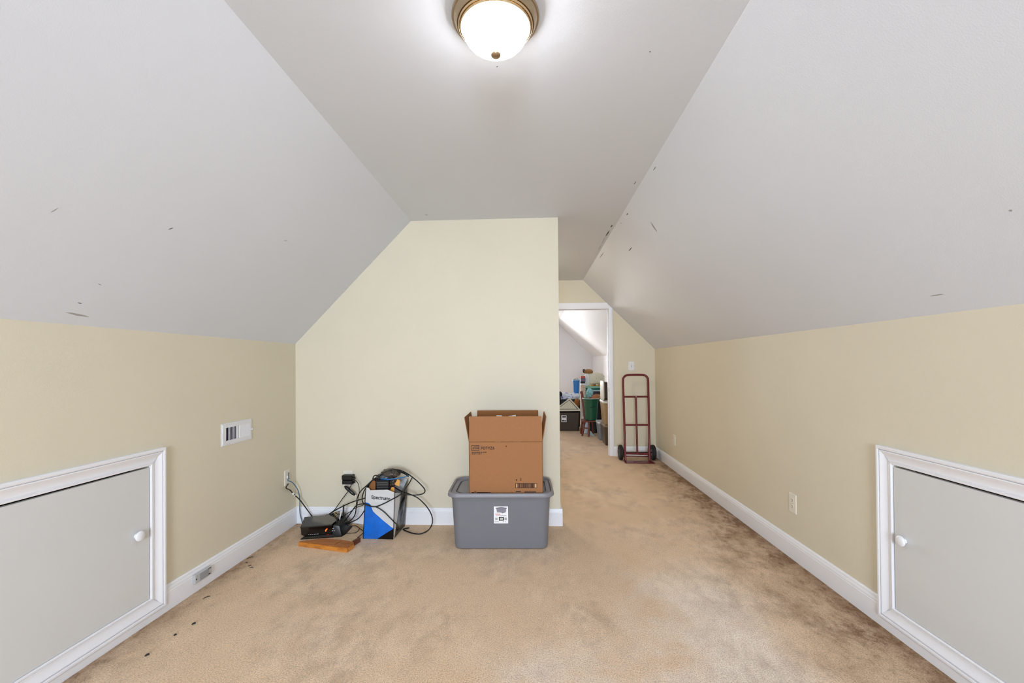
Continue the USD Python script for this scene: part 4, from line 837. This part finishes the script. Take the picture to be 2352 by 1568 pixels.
# behind: a dark chest carrying the teal tote and the cream bundle
tote('storage_chest', 'dark chest behind the chair carrying the teal tote', 1.03, 1.42, 8.28, 8.70, 0, .60, mat('dark_chest', '#1b1c20', .5), mat('dark_chest_lid', '#2c2d31', .5), cat='chest')
tote('storage_tote', 'teal green tote with pale lid stacked on the dark chest', 1.015, 1.40, 8.26, 8.66, .602, .86, TEAL, mat('pale_green_lid', '#8fc4a4', .35))
solo('black_case', 'black case standing in front of the teal tote', 'case', bx(1.12, 1.36, 8.02, 8.22, .0, .775, .01), BLACK)
solo('white_strip', 'pale blue folded sheet on top of the black case', 'sheet', bx(1.11, 1.37, 8.01, 8.22, .776, .79, .003), mat('pale_blue_sheet', '#bcd3d8', .5), False)
solo('spotted_bag', 'teal and white spotted plastic bag between tub and teal tote', 'bag', blob((1.055, 7.96, .745), (.065, .06, .10), 41, .2, 3, 3), mat('spotted_film', '#8ec3c4', .25, vary=.7, vscale=26), 60)
cr_m = mat('cream_wool', '#e6e0c8', .9, vary=.16, vscale=45, bump=.8, bscale=60)
solo('cream_bundle', 'lumpy cream knitted bundle on top of the teal tote', 'bundle', rings([(.33, .26, .06, .893), (.38, .30, .09, .93), (.385, .30, .10, 1.05), (.33, .24, .10, 1.10), (.18, .14, .06, 1.118)], 1.21, 8.46, 12), cr_m, 60)
solo('white_sack', 'white plastic sack at the left end of the cream bundle', 'sack', blob((1.05, 8.275, .98), (.045, .028, .12), 52, .15, 3, 3, flat=.862), mat('white_sack_film', '#e9eae4', .5, vary=.05, vscale=30), 60)
for k in range(7):
    solo('yellow_item', ['pale yellow block at the left end', 'orange block second from the left', 'dark brown block third from the left', 'bright yellow block in the middle', 'orange block third from the right', 'cream yellow block second from the right', 'ochre block at the right end'][k] + ' of the small row under the cream bundle', 'blocks', bx(1.105 + k * .037, 1.138 + k * .037, 8.275, 8.33, .862, .862 + .024 + .006 * (k % 3), .004), mat('yellow_item_%d' % k, ['#d9b44a', '#c98a2e', '#7d5a22', '#e0c06a', '#cf9a3a', '#e6d08a', '#b5802a'][k], .5), group='row of yellow blocks under the cream bundle')
bk = thing('wicker_basket', 'low brown basket with dark handle on top of the cream bundle', 'basket', (1.085, 8.40, 1.105))
part(bk, 'bowl', rings([(.15, .12, .05, 1.105), (.18, .14, .06, 1.12), (.185, .145, .06, 1.145)], 1.085, 8.40), mat('wicker', '#8f6431', .7, vary=.3, vscale=70, bump=.6, bscale=90), 40)
part(bk, 'lid', blob((1.09, 8.40, 1.145), (.085, .06, .042), 61, .15, 3, 3, flat=1.14), mat('wicker_lid', '#a87a42', .7, vary=.3, vscale=70), 60)
part(bk, 'handle', tube([(.995, 8.37, 1.12), (.985, 8.36, 1.17), (1.01, 8.36, 1.175), (1.02, 8.37, 1.15)], .010, 8), DARK, 50)

# left: low dark bench with blanket, blue bin, stacked boxes, dark jacket
tote('storage_bench', 'low dark box behind the brown tote carrying the blanket', .20, .985, 8.80, 9.30, 0, .575, mat('bench_dark', '#3b3a3d', .6), None, cat='chest')
solo('blanket', 'lavender and white patterned blanket heaped behind the brown tote', 'blanket', join(blob((.62, 9.0, .60), (.36, .19, .075), 71, .3, 3, 4, flat=.577), blob((.62, 8.93, .61), (.22, .10, .09), 72, .3, 3, 3, flat=.577), blob((.86, 8.90, .62), (.11, .09, .07), 73, .25, 3, 3, flat=.577)), usdkit.material(stage, '/World/Looks/lavender_blanket', {'tc': ('texture_coordinate', {}), 'n': ('noise_texture', {'type': 'fBM', 'scale': 9.0, 'detail': 3.0, 'distortion': 1.5}), 'r': ('rgb_ramp', {'ramp': [(.36, lin('#4b437e')), (.44, lin('#a9a4d6')), (.52, lin('#e9ecf4')), (.66, lin('#dfe6f2')), (.74, lin('#8f8cc0'))]}), 'p': ('principled_bsdf', {'roughness': .9})}, [('tc.object', 'n.vector'), ('n.fac', 'r.fac'), ('r.color', 'p.base_color')], surface='p.BSDF'), 60)
bb = thing('blue_bin', 'tall tapered blue wastebasket on the blanket against the white wall', 'wastebasket', (.90, 9.10, .64))
part(bb, 'body', rings([(.10, .10, .02, .665), (.105, .105, .022, .66), (.135, .135, .028, .945)], .92, 9.08), BLUEP, 35)
part(bb, 'rim', rings([(.140, .140, .03, .935), (.152, .152, .032, .94), (.152, .152, .032, .952), (.140, .140, .03, .957), (.128, .128, .026, .957), (.125, .125, .026, .945)], .92, 9.08), mat('blue_rim', '#6fa9d6', .35), 35)
solo('crumpled_paper', 'pale crumpled paper heaped in the blue wastebasket', 'paper', blob((.92, 9.08, .972), (.055, .055, .035), 81, .3, 4, 3), mat('pale_paper', '#cfc9c2', .8, vary=.15, vscale=60), 60)
SX0, SX1 = (0.9072, 8.14, 0.8413)[0], (1.0014, 8.14, 0.8408)[0]
ZS = [(0.951, 8.14, 0.7092)[2], (0.9527, 8.14, 0.8905)[2], (0.953, 8.14, 0.9235)[2], (0.9533, 8.14, 0.9565)[2], (0.9539, 8.14, 1.0183)[2], (0.9543, 8.14, 1.0637)[2]]
ST = [('#cdb49d', 'tan printed carton at the bottom of the narrow stack beside the blue wastebasket'), ('#e4e6ea', 'white box second from the bottom of the narrow stack'), ('#17141c', 'black box in the middle of the narrow stack'), ('#6f6076', 'dark patterned box near the top of the narrow stack'), ('#b4553c', 'red box on top of the narrow stack beside the cream bundle')]
for k, (c, lab) in enumerate(ST):
    solo('stacked_box', lab, 'box', bx(SX0 + .003 * (k % 2), SX1 - .004 * (k % 3), 8.14, 8.25, ZS[k], ZS[k + 1] - .001, .003), mat('stacked_box_%d' % k, c, .6, vary=.45 if k in (0, 3) else .1, vscale=40), 20)
solo('stand', 'pale stand under the narrow stack of boxes', 'stand', bx(SX0, SX1, 8.14, 8.25, 0, ZS[0] - .001, .005), mat('stand_pale', '#cfc8bd', .6))
solo('bundled_cloth', 'orange brown cloth between the blanket and the chair back', 'cloth', blob((.895, 8.725, .50), (.06, .045, .085), 95, .25, 3, 3, flat=.40), mat('orange_cloth', '#a9692d', .8, vary=.3, vscale=40), 60)
solo('dark_jacket', 'black and navy jacket slumped at the left of the blanket', 'jacket', join(blob((.50, 8.735, .52), (.075, .06, .17), 91, .25, 3, 3, flat=.40), blob((.545, 8.74, .68), (.055, .05, .05), 92, .35, 4, 3)), mat('navy_cloth', '#12131f', .8, vary=.5, vscale=18), 60)
solo('white_box', 'white box on the floor behind the chair legs', 'box', bx(.925, 1.06, 7.99, 8.12, 0, .30, .006), mat('white_box_card', '#dfe3e6', .6, vary=.1, vscale=20))
solo('pale_sheet', 'pale cyan sheet leaning low behind the chair legs', 'sheet', hull([(1.0, 7.86, .003), (1.10, 7.62, .003), (1.10, 7.66, .003), (1.0, 7.90, .003), (1.0, 7.88, .13), (1.0, 7.90, .13)]), mat('pale_cyan_sheet', '#a9c6cc', .5), False)
